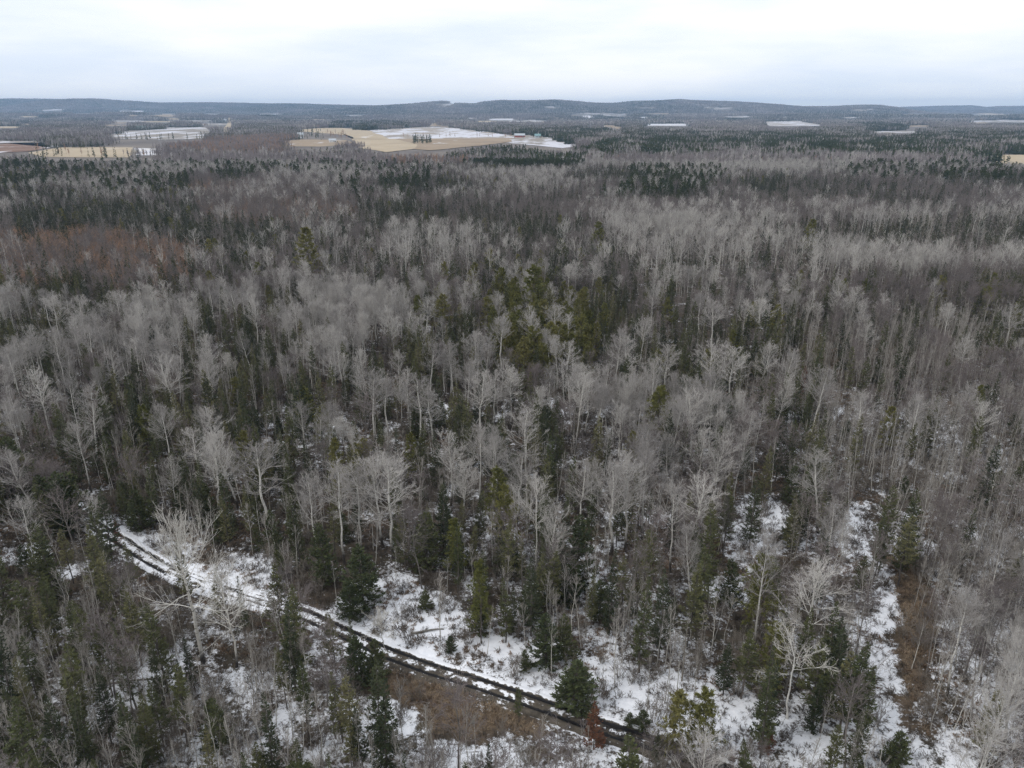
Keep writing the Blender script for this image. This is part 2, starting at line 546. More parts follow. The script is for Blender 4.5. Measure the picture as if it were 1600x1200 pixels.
def tubes(P, R, s):
    n, k, _ = P.shape
    T = norm(np.gradient(P, axis=1))
    ref = np.where(np.abs(T[..., 2:3]) > 0.9, np.array([1.0, 0, 0]), np.array([0, 0, 1.0]))
    U = norm(np.cross(T, ref))
    W = np.cross(T, U)
    a = np.arange(s) * 2 * math.pi / s
    V = P[:, :, None] + R[:, :, None, None] * (np.cos(a)[:, None] * U[:, :, None] + np.sin(a)[:, None] * W[:, :, None])
    idx = np.arange(n * k * s).reshape(n, k, s)
    A, B = idx[:, :-1], idx[:, 1:]
    Q = np.stack([A, np.roll(A, -1, 2), np.roll(B, -1, 2), B], -1).reshape(-1, 4)
    return V.reshape(-1, 3), Q


def kites(base, d, up, length, width):
    """flat pointed sprays: base point, direction, rough normal, length, width"""
    d = norm(d)
    side = norm(np.cross(d, up))
    l, w = length[:, None], width[:, None]
    V = np.stack([base, base + d * l * 0.45 + side * w * 0.5, base + d * l, base + d * l * 0.45 - side * w * 0.5], 1)
    return V.reshape(-1, 3), np.arange(len(base) * 4).reshape(-1, 4)


def spawn(r, P, R, per, t0, t1, ang, lenf, k, up, rfac, rmin, jit=0.18, taper=0.35):
    """children along each parent polyline"""
    n, kp, _ = P.shape
    i = np.repeat(np.arange(n), per)
    N = len(i)
    t = r.uniform(t0, t1, N)
    f = t * (kp - 1)
    j = np.minimum(f.astype(int), kp - 2)
    w = (f - j)[:, None]
    p0 = P[i, j] * (1 - w) + P[i, j + 1] * w
    tan = norm(P[i, j + 1] - P[i, j])
    rad = R[i, j] * (1 - w[:, 0]) + R[i, j + 1] * w[:, 0]
    plen = np.linalg.norm(np.diff(P, axis=1), axis=2).sum(1)[i]
    perp = norm(np.cross(tan, r.normal(size=(N, 3))))
    a = r.uniform(*ang, N)[:, None]
    d = np.cos(a) * tan + np.sin(a) * perp
    ln = plen * lenf * (1.15 - 0.65 * t) * r.uniform(0.65, 1.25, N)
    pts = [p0]
    for q in range(1, k):
        d = norm(d + np.array([0, 0, up]) + r.normal(size=(N, 3)) * jit)
        pts.append(pts[-1] + d * (ln / (k - 1))[:, None])
    C = np.stack(pts, 1)
    rr = np.maximum(rad * rfac, rmin)[:, None] * np.linspace(1, taper, k)[None]
    return C, np.maximum(rr, rmin * 0.6)


def trunk_line(r, h, k, lean=0.03, wob=0.02):
    z = np.linspace(0, h, k)
    a = r.uniform(0, 2 * math.pi)
    off = np.cumsum(r.normal(size=(k, 2)) * wob * h / k, 0)
    off -= off[0]
    x = off[:, 0] + lean * z * math.cos(a)
    y = off[:, 1] + lean * z * math.sin(a)
    return np.stack([x, y, z], 1)[None]


def bare_tree(seed, h=18.0, cb=0.45, W=0.25, n1=26, per2=8, per3=5, per4=2, rt=0.0085, low_ang=62, top_ang=22, up=0.10, thick=1.0, lean=0.03, wob=0.06, twig=0.011,
              droop=0, forks=0, jit=0.18, k1=6):
    """a leafless broadleaf: returns (trunk geometry, crown geometry)"""
    r = np.random.default_rng(seed)
    kt = 11
    P = trunk_line(r, h * 0.86, kt, lean, wob)
    R = (rt * h * (np.linspace(1, 0.12, kt)) ** 0.8)[None] * thick
    R[0, 0] *= 1.35
    trunk = [tubes(P, R, 7)]
    n = n1
    u = np.sort(r.random(n)) ** 0.9
    t = cb + (0.97 - cb) * u
    f = t * (kt - 1)
    j = np.minimum(f.astype(int), kt - 2)
    w = (f - j)[:, None]
    p0 = P[0, j] * (1 - w) + P[0, j + 1] * w
    rad = R[0, j]
    az = np.arange(n) * 2.4 + r.normal(size=n) * 0.5
    inc = np.radians(low_ang + (top_ang - low_ang) * u) + r.normal(size=n) * 0.12
    d = np.stack([np.sin(inc) * np.cos(az), np.sin(inc) * np.sin(az), np.cos(inc)], 1)
    ln = W * h * np.sqrt(np.maximum(0.05, 1 - (u * 1.12 - 0.22) ** 2)) * r.uniform(0.7, 1.2, n) * 1.15
    pts = [p0]
    low = u < 0.3
    for q in range(1, k1):
        bend = np.full(n, up * 1.1)
        if droop:
            bend[low] = -droop if q < 3 else up * 0.6
        d = norm(d + np.stack([0 * bend, 0 * bend, bend], 1) + r.normal(size=(n, 3)) * jit * 0.7)
        pts.append(pts[-1] + d * (ln / (k1 - 1))[:, None])
    P1 = np.stack(pts, 1)
    R1 = np.maximum(rad * 0.34, 0.018)[:, None] * np.linspace(1, 0.3, k1)[None]
    R1 = np.maximum(R1, twig * 1.2)
    P2, R2 = spawn(r, P1, R1, per2, 0.12, 0.98, (0.35, 0.85), 0.46, 4, up * 1.3, 0.65, twig * 1.15 * thick, jit)
    P3, R3 = spawn(r, P2, R2, per3, 0.15, 1.0, (0.3, 0.8), 0.50, 3, up * 1.3, 0.7, twig * thick, jit)
    R2 = np.maximum(R2, (twig * 1.3 * np.linspace(1, 0.6, 4))[None])
    limbs = cat_geo([tubes(P1, R1, 4), tubes(P2, R2, 3)])
    crown = [tubes(P3, R3, 3)]
    if per4:
        P4, R4 = spawn(r, P3, R3, per4, 0.2, 1.0, (0.3, 0.75), 0.62, 2, up, 0.8, twig * 0.85 * thick, jit)
        crown.append(tubes(P4, R4, 3))
    return cat_geo(trunk), cat_geo(crown), limbs


def shrub(seed, h=3.0, stems=10, per1=6, per2=4, spread=0.6, twig=0.011, thick=1.0, per3=0):
    r = np.random.default_rng(seed)
    n, k = stems, 5
    az = r.uniform(0, 2 * math.pi, n)
    inc = r.uniform(0.05, spread, n)
    d = np.stack([np.sin(inc) * np.cos(az), np.sin(inc) * np.sin(az), np.cos(inc)], 1)
    p = np.stack([np.cos(az), np.sin(az), 0 * az], 1) * r.uniform(0.02, 0.12, n)[:, None] * h
    p[:, 2] = -0.15
    ln = h * r.uniform(0.6, 1.1, n)
    pts = [p]
    for q in range(1, k):
        d = norm(d + r.normal(size=(n, 3)) * 0.13 + np.array([0, 0, 0.03]))
        pts.append(pts[-1] + d * (ln / (k - 1))[:, None])
    P = np.stack(pts, 1)
    R = np.maximum(0.009 * h * r.uniform(0.6, 1.2, n), twig * 1.3)[:, None] * np.linspace(1, 0.4, k)[None] * thick
    P1, R1 = spawn(r, P, R, per1, 0.2, 1.0, (0.35, 0.8), 0.42, 4, 0.08, 0.65, twig * thick)
    P2, R2 = spawn(r, P1, R1, per2, 0.2, 1.0, (0.35, 0.85), 0.5, 3, 0.08, 0.7, twig * 0.85 * thick)
    g = [tubes(P, R, 4), tubes(P1, R1, 3), tubes(P2, R2, 3)]
    if per3:
        P3, R3 = spawn(r, P2, R2, per3, 0.2, 1.0, (0.3, 0.8), 0.6, 2, 0.05, 0.8, twig * 0.75 * thick)
        g.append(tubes(P3, R3, 3))
    return cat_geo(g)


def conifer(seed, h=12.0, W=0.17, clear=0.08, nb=110, dens=13, size=0.34, shape=0.85, droop=0.25, gap=0.0, top_up=0.0, thin=1.0):
    """a spruce or fir: trunk, and a crown of needle sprays along drooping boughs"""
    r = np.random.default_rng(seed)
    P = trunk_line(r, h, 9, 0.02, 0.04)
    R = (0.0095 * h * np.linspace(1, 0.05, 9) ** 0.9)[None]
    trunk = [tubes(P, R, 6)]
    u = (np.arange(nb) + r.random(nb)) / nb
    u = u ** 0.9
    zf = clear + (0.985 - clear) * u
    keep = r.random(nb) > gap * (0.4 + (1 - u))
    zf, u = zf[keep], u[keep]
    n = len(zf)
    az = r.uniform(0, 2 * math.pi, n)
    prof = (1 - u) ** shape * (0.62 + 0.38 * np.minimum(1, u * 6 + 0.2))
    ln = W * h * prof * r.uniform(0.62, 1.2, n) * 1.05 + 0.12
    f = zf * 8
    j = np.minimum(f.astype(int), 7)
    w = (f - j)[:, None]
    p0 = P[0, j] * (1 - w) + P[0, j + 1] * w
    e = (-droop + (0.55 + droop) * u ** 1.2) + r.normal(size=n) * 0.12
    d = np.stack([np.cos(az) * np.cos(e), np.sin(az) * np.cos(e), np.sin(e)], 1)
    # boughs droop and lift at the tip
    q = np.linspace(0, 1, 4)
    P1 = p0[:, None] + d[:, None] * (ln[:, None] * q)[..., None]
    P1[:, :, 2] += (0.22 * q ** 2)[None] * ln[:, None] - 0.12 * np.sin(q * math.pi)[None] * ln[:, None]
    R1 = np.maximum(0.012 * ln + 0.006, 0.008)[:, None] * np.linspace(1, 0.4, 4)[None]
    wood = tubes(P1, R1, 3)
    per = np.maximum(3, (dens * ln / 1.5 * thin)).astype(int)
    i = np.repeat(np.arange(n), per)
    N = len(i)
    t = r.uniform(0.1, 1.0, N) ** 0.8
    f = t * 3
    j = np.minimum(f.astype(int), 2)
    w = (f - j)[:, None]
    b = P1[i, j] * (1 - w) + P1[i, j + 1] * w
    td = norm(P1[i, j + 1] - P1[i, j])
    sgn = np.where(r.random(N) < 0.5, -1, 1)
    lat = np.stack([-td[:, 1], td[:, 0], 0 * t], 1) * sgn[:, None]
    a = r.uniform(0.25, 1.2, N)[:, None]
    dd = norm(np.cos(a) * td + np.sin(a) * lat + r.normal(size=(N, 3)) * 0.22 + np.array([0, 0, -0.08 + top_up]))
    nrm = norm(np.array([0, 0, 1.0]) + r.normal(size=(N, 3)) * 0.55)
    sl = size * r.uniform(0.6, 1.35, N) * np.minimum(1.0, 0.5 + ln[i])
    g1 = kites(b, dd, nrm, sl, sl * r.uniform(0.28, 0.5, N))
    # the leader
    m = 14
    tb = np.repeat(P[0, -1:], m, 0) - np.array([0, 0, 1.0]) * r.uniform(-0.05, 0.09 * h, m)[:, None] * 0.6
    td2 = norm(r.normal(size=(m, 3)) * 0.45 + np.array([0, 0, 1.0]))
    g2 = kites(tb, td2, norm(r.normal(size=(m, 3))), np.full(m, size * 1.0), np.full(m, size * 0.3))
    return cat_geo(trunk + [wood]), cat_geo([g1, g2])


def pine(seed, h=12.0, W=0.2, clear=0.3, nb=80, tufts=9, per=12, size=0.36, shape=0.55):
    """a pine: open crown of up-turned boughs that carry tufts of needles"""
    r = np.random.default_rng(seed)
    P = trunk_line(r, h, 9, 0.03, 0.08)
    R = (0.010 * h * np.linspace(1, 0.08, 9) ** 0.9)[None]
    n = nb
    u = (np.arange(n) + r.random(n)) / n
    zf = clear + (0.985 - clear) * u
    az = np.floor(r.uniform(0, 6, n)) * 1.05 + r.normal(size=n) * 0.3 + zf * 9
    ln = W * h * (1 - u) ** shape * r.uniform(0.55, 1.25, n) + 0.2
    f = zf * 8
    j = np.minimum(f.astype(int), 7)
    w = (f - j)[:, None]
    p0 = P[0, j] * (1 - w) + P[0, j + 1] * w
    e = 0.05 + 0.5 * u + r.normal(size=n) * 0.15
    d = np.stack([np.cos(az) * np.cos(e), np.sin(az) * np.cos(e), np.sin(e)], 1)
    q = np.linspace(0, 1, 4)
    P1 = p0[:, None] + d[:, None] * (ln[:, None] * q)[..., None]
    P1[:, :, 2] += (0.20 * q ** 2)[None] * ln[:, None]
    R1 = (0.014 * ln + 0.008)[:, None] * np.linspace(1, 0.4, 4)[None]
    trunk = [tubes(P, R, 6), tubes(P1, R1, 3)]
    i = np.repeat(np.arange(n), tufts)
    t = r.uniform(0.35, 1.0, len(i))
    f = t * 3
    j = np.minimum(f.astype(int), 2)
    w = (f - j)[:, None]
    b = P1[i, j] * (1 - w) + P1[i, j + 1] * w + r.normal(size=(len(i), 3)) * np.array([0.16, 0.16, 0.09]) * (ln[i] * 0.6)[:, None]
    ax = norm(d[i] + np.array([0, 0, 0.7]) + r.normal(size=(len(i), 3)) * 0.3)
    k = np.repeat(np.arange(len(i)), per)
    N = len(k)
    dd = norm(ax[k] + r.normal(size=(N, 3)) * 0.75)
    sl = size * r.uniform(0.6, 1.2, N)
    g1 = kites(b[k], dd, norm(r.normal(size=(N, 3))), sl, sl * 0.22)
    m = 24
    tb = np.repeat(P[0, -1:], m, 0) - np.array([0, 0, 1.0]) * r.uniform(0, 0.06 * h, m)[:, None]
    g2 = kites(tb, norm(r.normal(size=(m, 3)) * 0.6 + np.array([0, 0, 1.0])), norm(r.normal(size=(m, 3))), np.full(m, size), np.full(m, size * 0.3))
    return cat_geo(trunk), cat_geo([g1, g2])


def far_bare(r, h, W):
    """a leafless tree seen from half a mile: trunk and a fan of limbs"""
    P = trunk_line(r, h * 0.9, 3, 0.04, 0.1)
    g = [tubes(P, (0.010 * h * np.array([1, 0.7, 0.3]))[None], 3)]
    n = 34
    t = r.uniform(0.35, 0.98, n)
    b = np.stack([np.interp(t, [0, .5, 1], P[0, :, c]) for c in range(3)], 1)
    az = r.uniform(0, 6.28, n)
    inc = r.uniform(0.15, 0.95, n) * (1.1 - 0.5 * t)
    d = np.stack([np.sin(inc) * np.cos(az), np.sin(inc) * np.sin(az), np.cos(inc)], 1)
    ln = W * h * r.uniform(0.5, 1.1, n) * (1.25 - 0.6 * t)
    g.append(kites(b, d, norm(r.normal(size=(n, 3))), ln, ln * 0.085 + 0.05))
    m = 60
    i = r.integers(0, n, m)
    b2 = b[i] + d[i] * (ln[i] * r.uniform(0.3, 0.9, m))[:, None]
    d2 = norm(d[i] + r.normal(size=(m, 3)) * 0.5 + np.array([0, 0, 0.3]))
    l2 = ln[i] * r.uniform(0.35, 0.7, m)
    g.append(kites(b2, d2, norm(r.normal(size=(m, 3))), l2, l2 * 0.06 + 0.05))
    return cat_geo(g)


def far_conifer(r, h, W, round_=False):
    n = 60
    u = r.random(n)
    z = h * (0.06 + 0.92 * u)
    az = r.uniform(0, 6.28, n)
    ln = W * h * ((1 - u) ** (0.5 if round_ else 0.9)) * r.uniform(0.6, 1.1, n) + 0.15
    b = np.stack([0 * z, 0 * z, z], 1)
    e = -0.25 + 0.8 * u + (0.25 if round_ else 0)
    d = np.stack([np.cos(az) * np.cos(e), np.sin(az) * np.cos(e), np.sin(e)], 1)
    g = [kites(b, d, norm(np.array([0, 0, 1.0]) + r.normal(size=(n, 3)) * 0.6), ln, ln * 0.6 + 0.1)]
    g.append(kites(np.array([[0, 0, h * 0.85]] * 4), norm(r.normal(size=(4, 3)) * 0.1 + np.array([0, 0, 1.0])), norm(r.normal(size=(4, 3))), np.full(4, h * 0.16), np.full(4, h * 0.05)))
    P = np.array([[[0, 0, -0.2], [0, 0, h * 0.95]]])
    g.append(tubes(P, np.array([[0.009 * h, 0.01]]), 3))
    return cat_geo(g)


# ------------------------------------------------------------------ ground, track, fields
def spread_axis(lo, hi, fine, a, b, cap, ratio=1.06):
    out = list(np.arange(a, b + 1e-6, fine))
    s, v = fine, b
    while v < hi:
        s = min(s * ratio, max(cap, 0.035 * abs(v)) if abs(v) > 3000 else cap)
        v += s
        out.append(v)
    s, v, pre = fine, a, []
    while v > lo:
        s = min(s * ratio, cap)
        v -= s
        pre.append(v)
    return np.array(pre[::-1] + out)


gx_pos = spread_axis(0, 15000, 0.9, 0, 110, 140)
gx = np.concatenate([-gx_pos[1:][::-1], gx_pos])
gy = spread_axis(-60, 15700, 0.9, 38, 190, 140)
GX, GY = np.meshgrid(gx, gy)
fx, fy = GX.ravel(), GY.ravel()
fz = terrain(fx, fy)
dent = track_dent(fx, fy)
fz = fz - 0.35 * sstep(2.3, 1.3, dent)
nearmask = (np.abs(fx) < 260) & (fy < 420)
snow = np.zeros_like(fx)
brown = np.zeros_like(fx)
pxb, pyb, _ = project(fx[nearmask], np.maximum(fy[nearmask], 20), 0.0)
xs, ys = fx[nearmask], fy[nearmask]
base = 0.385 + 0.16 * (fbm(xs, ys, 40, 2, 8) - 0.5)
base = base + 0.03 * sstep(520, 600, pyb) * sstep(900, 800, pyb) + 0.05 * sstep(1150, 1300, pxb) - 0.10 * sstep(640, 520, pyb) + 0.05 * sstep(760, 860, pyb)
wxs = xs + (fbm(xs, ys, 5, 3, 41) - 0.5) * 7
wys = ys + (fbm(xs, ys, 5, 3, 43) - 0.5) * 7
for pw in SNOW_W:
    d = seg_dist(np.concatenate([pw, pw[:1]]), wxs, wys)
    sd = np.where(inside(pw, wxs, wys), d, -d)
    base = np.maximum(base, 0.38 + (0.04 + 0.30 * fbm(xs, ys, 2.4, 3, 47)) * sstep(-2.2, 1.8, sd))
dtr = seg_dist(TRAIL, wxs * 0.35 + xs * 0.65, wys * 0.35 + ys * 0.65)
base = np.maximum(base, 0.36 + (0.10 + 0.22 * fbm(xs, ys, 2.4, 3, 49)) * sstep(1.9, 0.6, dtr))
sn = base
bw = np.zeros_like(xs)
for i, pw in enumerate(BROWN_W):
    d = seg_dist(np.concatenate([pw, pw[:1]]), wxs, wys)
    sd = np.where(inside(pw, wxs, wys), d, -d)
    bw = np.maximum(bw, sstep(-2.4, 1.6, sd))
sn = sn * (1 - bw) + 0.31 * bw
snow[nearmask], brown[nearmask] = sn, bw
snow[~nearmask] = 0.27
faraway = sstep(300, 900, np.hypot(fx, fy))
snow = snow * (1 - faraway) + 0.22 * faraway
nx_, ny_ = len(gx), len(gy)
ii = np.arange(nx_ * ny_).reshape(ny_, nx_)
GQ = np.stack([ii[:-1, :-1], ii[:-1, 1:], ii[1:, 1:], ii[1:, :-1]], -1).reshape(-1, 4)
ground = link('ground', quad_mesh('ground', np.stack([fx, fy, fz], 1), GQ, [M['ground']], attrs={'snow': snow, 'brown': brown, 'faraway': faraway}, smooth=True))
tag(ground, 'leaf-littered forest floor with patchy melting snow', kind='structure')

# the two-rut track
offs = np.array([-2.1, -1.75, -1.4, -1.10, -0.96, -0.70, -0.56, 0.0, 0.56, 0.70, 0.96, 1.10, 1.4, 1.75, 2.1])
prof = np.array([-0.30, 0.05, 0.07, 0.03, -0.10, -0.11, 0.0, 0.06, 0.0, -0.11, -0.10, 0.03, 0.07, 0.05, -0.30])
rutp = np.array([0, 0, 0, 0.35, 1, 1, 0.45, 0, 0.45, 1, 1, 0.35, 0, 0, 0], float)
snp = np.array([.45, .50, .48, .42, .0, .0, .40, .50, .40, .0, .0, .42, .52, .60, .62])
tg = norm(np.gradient(TRACK, axis=0))
nr = np.stack([-tg[:, 1], tg[:, 0]], 1)
kk, cc = len(TRACK), len(offs)
s_al = np.arange(kk) * 0.6
wob = 0.16 * (fbm(s_al, 0 * s_al, 6, 2, 3) - 0.5)
tx = TRACK[:, None] + nr[:, None] * (offs[None] * 0.90 + wob[:, None])[..., None]
tz = terrain(tx[..., 0], tx[..., 1]) + prof[None]
tpx, tpy, _ = project(tx[..., 0], tx[..., 1], 0.0)
wetness = sstep(780, 930, tpx)
ruta = np.maximum(rutp[None] * np.ones((kk, 1)), wetness * np.where(np.abs(offs) < 1.2, 0.55, 0.2)[None])
sna = snp[None] * np.ones((kk, 1)) - 0.06 * wetness * (np.abs(offs) < 1.3)[None] + 0.05 * sstep(600, 400, tpx) * (rutp[None] < 0.9)
side_far = offs[None] > 0.9          # the far bank keeps its snow
sna = sna + np.where(side_far & (rutp[None] < 0.3), 0.08, 0)
sna = sna - np.where((offs[None] < -1.1), 0.12 * sstep(560, 640, tpx), 0)
snr = sstep(90, 300, tpx) * sstep(500, 440, tpx)
sna = sna + 0.95 * snr * (rutp[None] > 0.9) * (fbm(s_al, s_al * 0, 4, 2, 9)[:, None])
tz = tz - 0.06 * wetness * (np.abs(offs) < 1.3)[None]
ti = np.arange(kk * cc).reshape(kk, cc)
TQ = np.stack([ti[:-1, :-1], ti[1:, :-1], ti[1:, 1:], ti[:-1, 1:]], -1).reshape(-1, 4)[:, ::-1]
track = link('track', quad_mesh('track', np.concatenate([tx, tz[..., None]], 2).reshape(-1, 3), TQ, [M['track']], attrs={'rut': ruta.ravel(), 'snow': sna.ravel()}, smooth=True))
tag(track, 'muddy two-rut track with wet ruts and snow between them', kind='structure')

def land_at(p):
    """where the line of sight through a pixel meets the rising land"""
    out = []
    for a, b in p:
        dx, dy, dz = ray(a, b)
        Y = np.arange(1500.0, 16000.0, 20.0)
        t = Y / dy
        hit = np.nonzero(terrain(dx * t, Y) >= CAM_H + dz * t)[0]
        i = hit[0] if len(hit) else len(Y) - 1
        out.append((dx * t[i], Y[i]))
    return np.array(out)


FIELDS = [  # material, outline in pixels, label
    ('tan', [(48, 239), (95, 231), (150, 230.5), (207, 231), (213, 236), (196, 246), (120, 246), (70, 245)], 'tan stubble field behind the dark conifers'),
    ('snowfull', [(207.5, 232), (255, 233), (262, 236), (252, 243), (214, 243), (214, 236)], 'small snow field beside the tan stubble'),
    ('plough', [(0, 226), (40, 222), (66, 224), (76, 231), (40, 237), (0, 239), (-120, 240), (-120, 226)], 'brown ploughland at the edge of the tan stubble'),
    ('snowhalf', [(-120, 219), (0, 221), (60, 221.5), (92, 229.5), (78, 230.5), (66, 223), (0, 224.5), (-120, 225)], 'narrow snow strip above the brown ploughland'),
    ('snowhalf', [(165, 215.5), (190, 206), (255, 202), (258, 199.5), (318, 199), (336, 207), (326, 216), (250, 218)], 'half melted snowy field below the straight gravel road'),
    ('tan', [(452, 204), (500, 200.5), (531, 200), (576, 204.5), (616, 216.5), (550, 216.5), (540, 211), (500, 208)], 'golden stubble field beside the farmhouse trees'),
    ('snowy', [(577, 204), (640, 200), (675, 198.5), (696, 199), (760, 206), (800, 212), (800, 215.5), (700, 216.5), (617.5, 216.5)], 'broad snow-streaked field above the grey tan field'),
    ('tan', [(552, 218), (617, 217.5), (652, 226), (646, 233), (605, 238), (562, 231)], 'lower stubble field below the farmhouse'),
    ('browntan', [(619, 217.6), (800, 216.5), (795, 222), (750, 228), (675, 235), (648, 233), (654, 226)], 'grey tan field with a small dark pine block'),
    ('browntan', [(430, 222), (470, 218), (540, 219), (550, 225), (500, 229), (430, 228)], 'pale yard around the white farmhouse'),
    ('snowhalf', [(780, 212), (832, 211.5), (884, 220), (906, 228), (880, 231), (780, 222)], 'snowy brown field below the red sheds'),
    ('tan', [(1548, 243), (1700, 242), (1720, 257), (1556, 257)], 'tan field cut into the woods beyond the pine belt'),
    ('snowy', [(1188, 190.5), (1250, 189), (1292, 196.5), (1205, 197)], 'pale snowy field in the far woods'),
    ('snowfull', [(1000, 194), (1080, 193.5), (1084, 197), (1004, 196.5)], 'thin snow field in the middle of the far woods'),
    ('browntan', [(932, 195), (950, 195), (982, 200), (968, 202)], 'small tan field above the pine belt'),
    ('snowfull', [(908, 181), (920, 180.5), (928, 184.5), (916, 185)], 'bright snow clearing at the foot of the hills'),
    ('snowfull', [(964, 183), (974, 182.5), (974, 185), (964, 185)], 'tiny bright snow clearing at the hill foot'),
    ('snowfull', [(1000, 183), (1010, 182.5), (1012, 185.5), (1003, 185)], 'tiny snow patch beside the hill foot pines'),
    ('snowfull', [(58, 172), (100, 170.5), (101, 172.5), (60, 174)], 'long snow field on the far plain'),
    ('snowfull', [(185, 173), (226, 172.8), (226, 174.5), (190, 174.8)], 'faint snow strip on the far plain'),
    ('snowfull', [(400, 177), (438, 176.5), (440, 179), (402, 179)], 'snow strip beside the far dark pines'),
    ('snowfull', [(765, 186), (805, 185.5), (806, 188), (766, 188)], 'snow strip below the first hill'),
    ('browntan', [(665, 192.5), (690, 192), (690, 197.5), (668, 197)], 'pinkish bare field beyond the snow-streaked field'),
    ('snowhalf', [(1510, 189), (1600, 187.5), (1680, 188), (1680, 192), (1512, 191)], 'pale field below the distant blue hills'),
    ('snowhalf', [(1350, 205.5), (1440, 205), (1440, 207.5), (1352, 208)], 'thin pale strip above the pine belt'),
    ('snowfull', [(1560, 207), (1660, 206), (1660, 209), (1562, 208.2)], 'white strip beyond the pine belt'),
]
_r = random.Random(9)
for i in range(62):       # slivers of snowy clearings across the far plain and on the hill slopes
    if i < 44:
        a, b, w, h = _r.uniform(-40, 1640), _r.uniform(177, 199), _r.uniform(9, 38), _r.uniform(1.0, 2.1)
    else:
        c = _r.choice([(1120, 168), (1130, 169), (1338, 171), (1342, 173), (754, 162), (862, 166), (1000, 168), (690, 163)])
        a, b, w, h = c[0] + _r.uniform(-22, 22), c[1] + _r.uniform(-1.5, 1.5), _r.uniform(4, 12), _r.uniform(0.8, 1.5)
    FIELDS.append((_r.choice(['snowhalf', 'snowhalf', 'browntan', 'browntan', 'tan']) if i < 44 else 'snowhalf',
                   [(a - w, b), (a - w * 0.3, b - h * _r.uniform(.4, 1)), (a + w * 0.5, b - h * _r.uniform(.2, 1)), (a + w, b + h * _r.uniform(-.3, .4)), (a + w * 0.2, b + h * _r.uniform(.3, 1)), (a - w * 0.6, b + h * .7)],
                   ('pale clearing in the far woods' if i < 44 else 'snowy cut on the wooded hill slope')))
FIELD_PX = []
for mname, pts, lab in FIELDS:
    p = np.array(pts, float)
    FIELD_PX.append(p)
    w = land_at(p) if p[:, 1].min() < 194 else poly_world(p)
    w = w.mean(0) + (w - w.mean(0)) * 1.04
    # densify the outline and wobble it so that edges are not ruler straight
    q = []
    for a, b in zip(w, np.roll(w, -1, 0)):
        for t in np.linspace(0, 1, 7)[:-1]:
            q.append(a + (b - a) * t)
    q = np.array(q)
    c = q.mean(0)
    size = np.hypot(*(q - c).T).mean()
    q = q + (np.stack([fbm(q[:, 0], q[:, 1], size * 0.3, 2, 4), fbm(q[:, 0], q[:, 1], size * 0.3, 2, 6)], 1) - 0.5) * size * 0.05
    rings = [q]
    for s in (0.66, 0.33):
        rings.append(c + (q - c) * s)
    V = np.concatenate(rings + [c[None]])
    n = len(q)
    zz = terrain(V[:, 0], V[:, 1]) + 0.35 + 0.12 * (len(FIELD_PX) % 5)
    faces = []
    for k in range(2):
        for i in range(n):
            faces.append((k * n + i, k * n + (i + 1) % n, (k + 1) * n + (i + 1) % n, (k + 1) * n + i))
    for i in range(n):
        faces.append((2 * n + i, 2 * n + (i + 1) % n, 3 * n))
    me = bpy.data.meshes.new('field')
    me.from_pydata(np.column_stack([V, zz]).tolist(), [], faces)
    me.materials.append(M[mname])
    tag(link('field', me), lab, kind='structure')

# gravel road running away across the plain
rc = poly_world([(352, 207), (355, 200), (358, 194), (360, 189), (361.5, 185.5)])
rl = smooth_line(rc, 60)
tgr = norm(np.gradient(rl, axis=0))
nrr = np.stack([-tgr[:, 1], tgr[:, 0]], 1)
ro = np.array([-11, -7, 7, 11.0])
rx = rl[:, None] + nrr[:, None] * ro[None, :, None]
rz = terrain(rx[..., 0], rx[..., 1]) + np.array([0.1, 1.2, 1.2, 0.1])
ri = np.arange(len(rl) * 4).reshape(-1, 4)
RQ = np.stack([ri[:-1, :-1], ri[1:, :-1], ri[1:, 1:], ri[:-1, 1:]], -1).reshape(-1, 4)[:, ::-1]
tag(link('road', quad_mesh('road', np.concatenate([rx, rz[..., None]], 2).reshape(-1, 3), RQ, [M['gravel']])), 'straight tan gravel road running away over the plain', kind='structure')
ROAD_PX = np.array([(342, 212), (346, 194), (351, 184), (366, 184), (370, 196), (368, 212)], float)

# ------------------------------------------------------------------ tree patterns
PROTO = {}       # kind -> list of dict(trunk, crown, whole, h)
LOD1 = {}


LIMB = {'aspen_twig': 'aspen_limb', 'maple_twig': 'maple_limb', 'sapling_twig': 'pole_limb', 'cottonwood_twig': 'cotton_limb'}


def register(store, kind, geo, h, bark, crown, width):
    (tv, tq), (cv, cq) = geo[:2]
    d = {'h': h, 'w': width}
    d['trunk'] = quad_mesh(kind + '_trunk', tv, tq, [bark])
    ci = np.zeros(len(cq))
    mats = [crown]
    if len(geo) > 2:
        cv, cq = cat_geo([(cv, cq), geo[2]])
        ci = np.r_[ci, np.ones(len(cq) - len(ci))]
        mats = [crown, M[LIMB[crown.name]]]
    d['crown'] = quad_mesh(kind + '_crown', cv, cq, mats, ci)
    V, Q = cat_geo([(tv, tq), (cv, cq)])
    d['whole'] = quad_mesh(kind + '_whole', V, Q, [bark] + mats, np.r_[np.zeros(len(tq)), ci + 1])
    store.setdefault(kind, []).append(d)


def register1(store, kind, geo, h, mat):
    V, Q = geo
    me = quad_mesh(kind + '_whole', V, Q, [mat])
    store.setdefault(kind, []).append({'h': h, 'trunk': None, 'crown': None, 'whole': me})


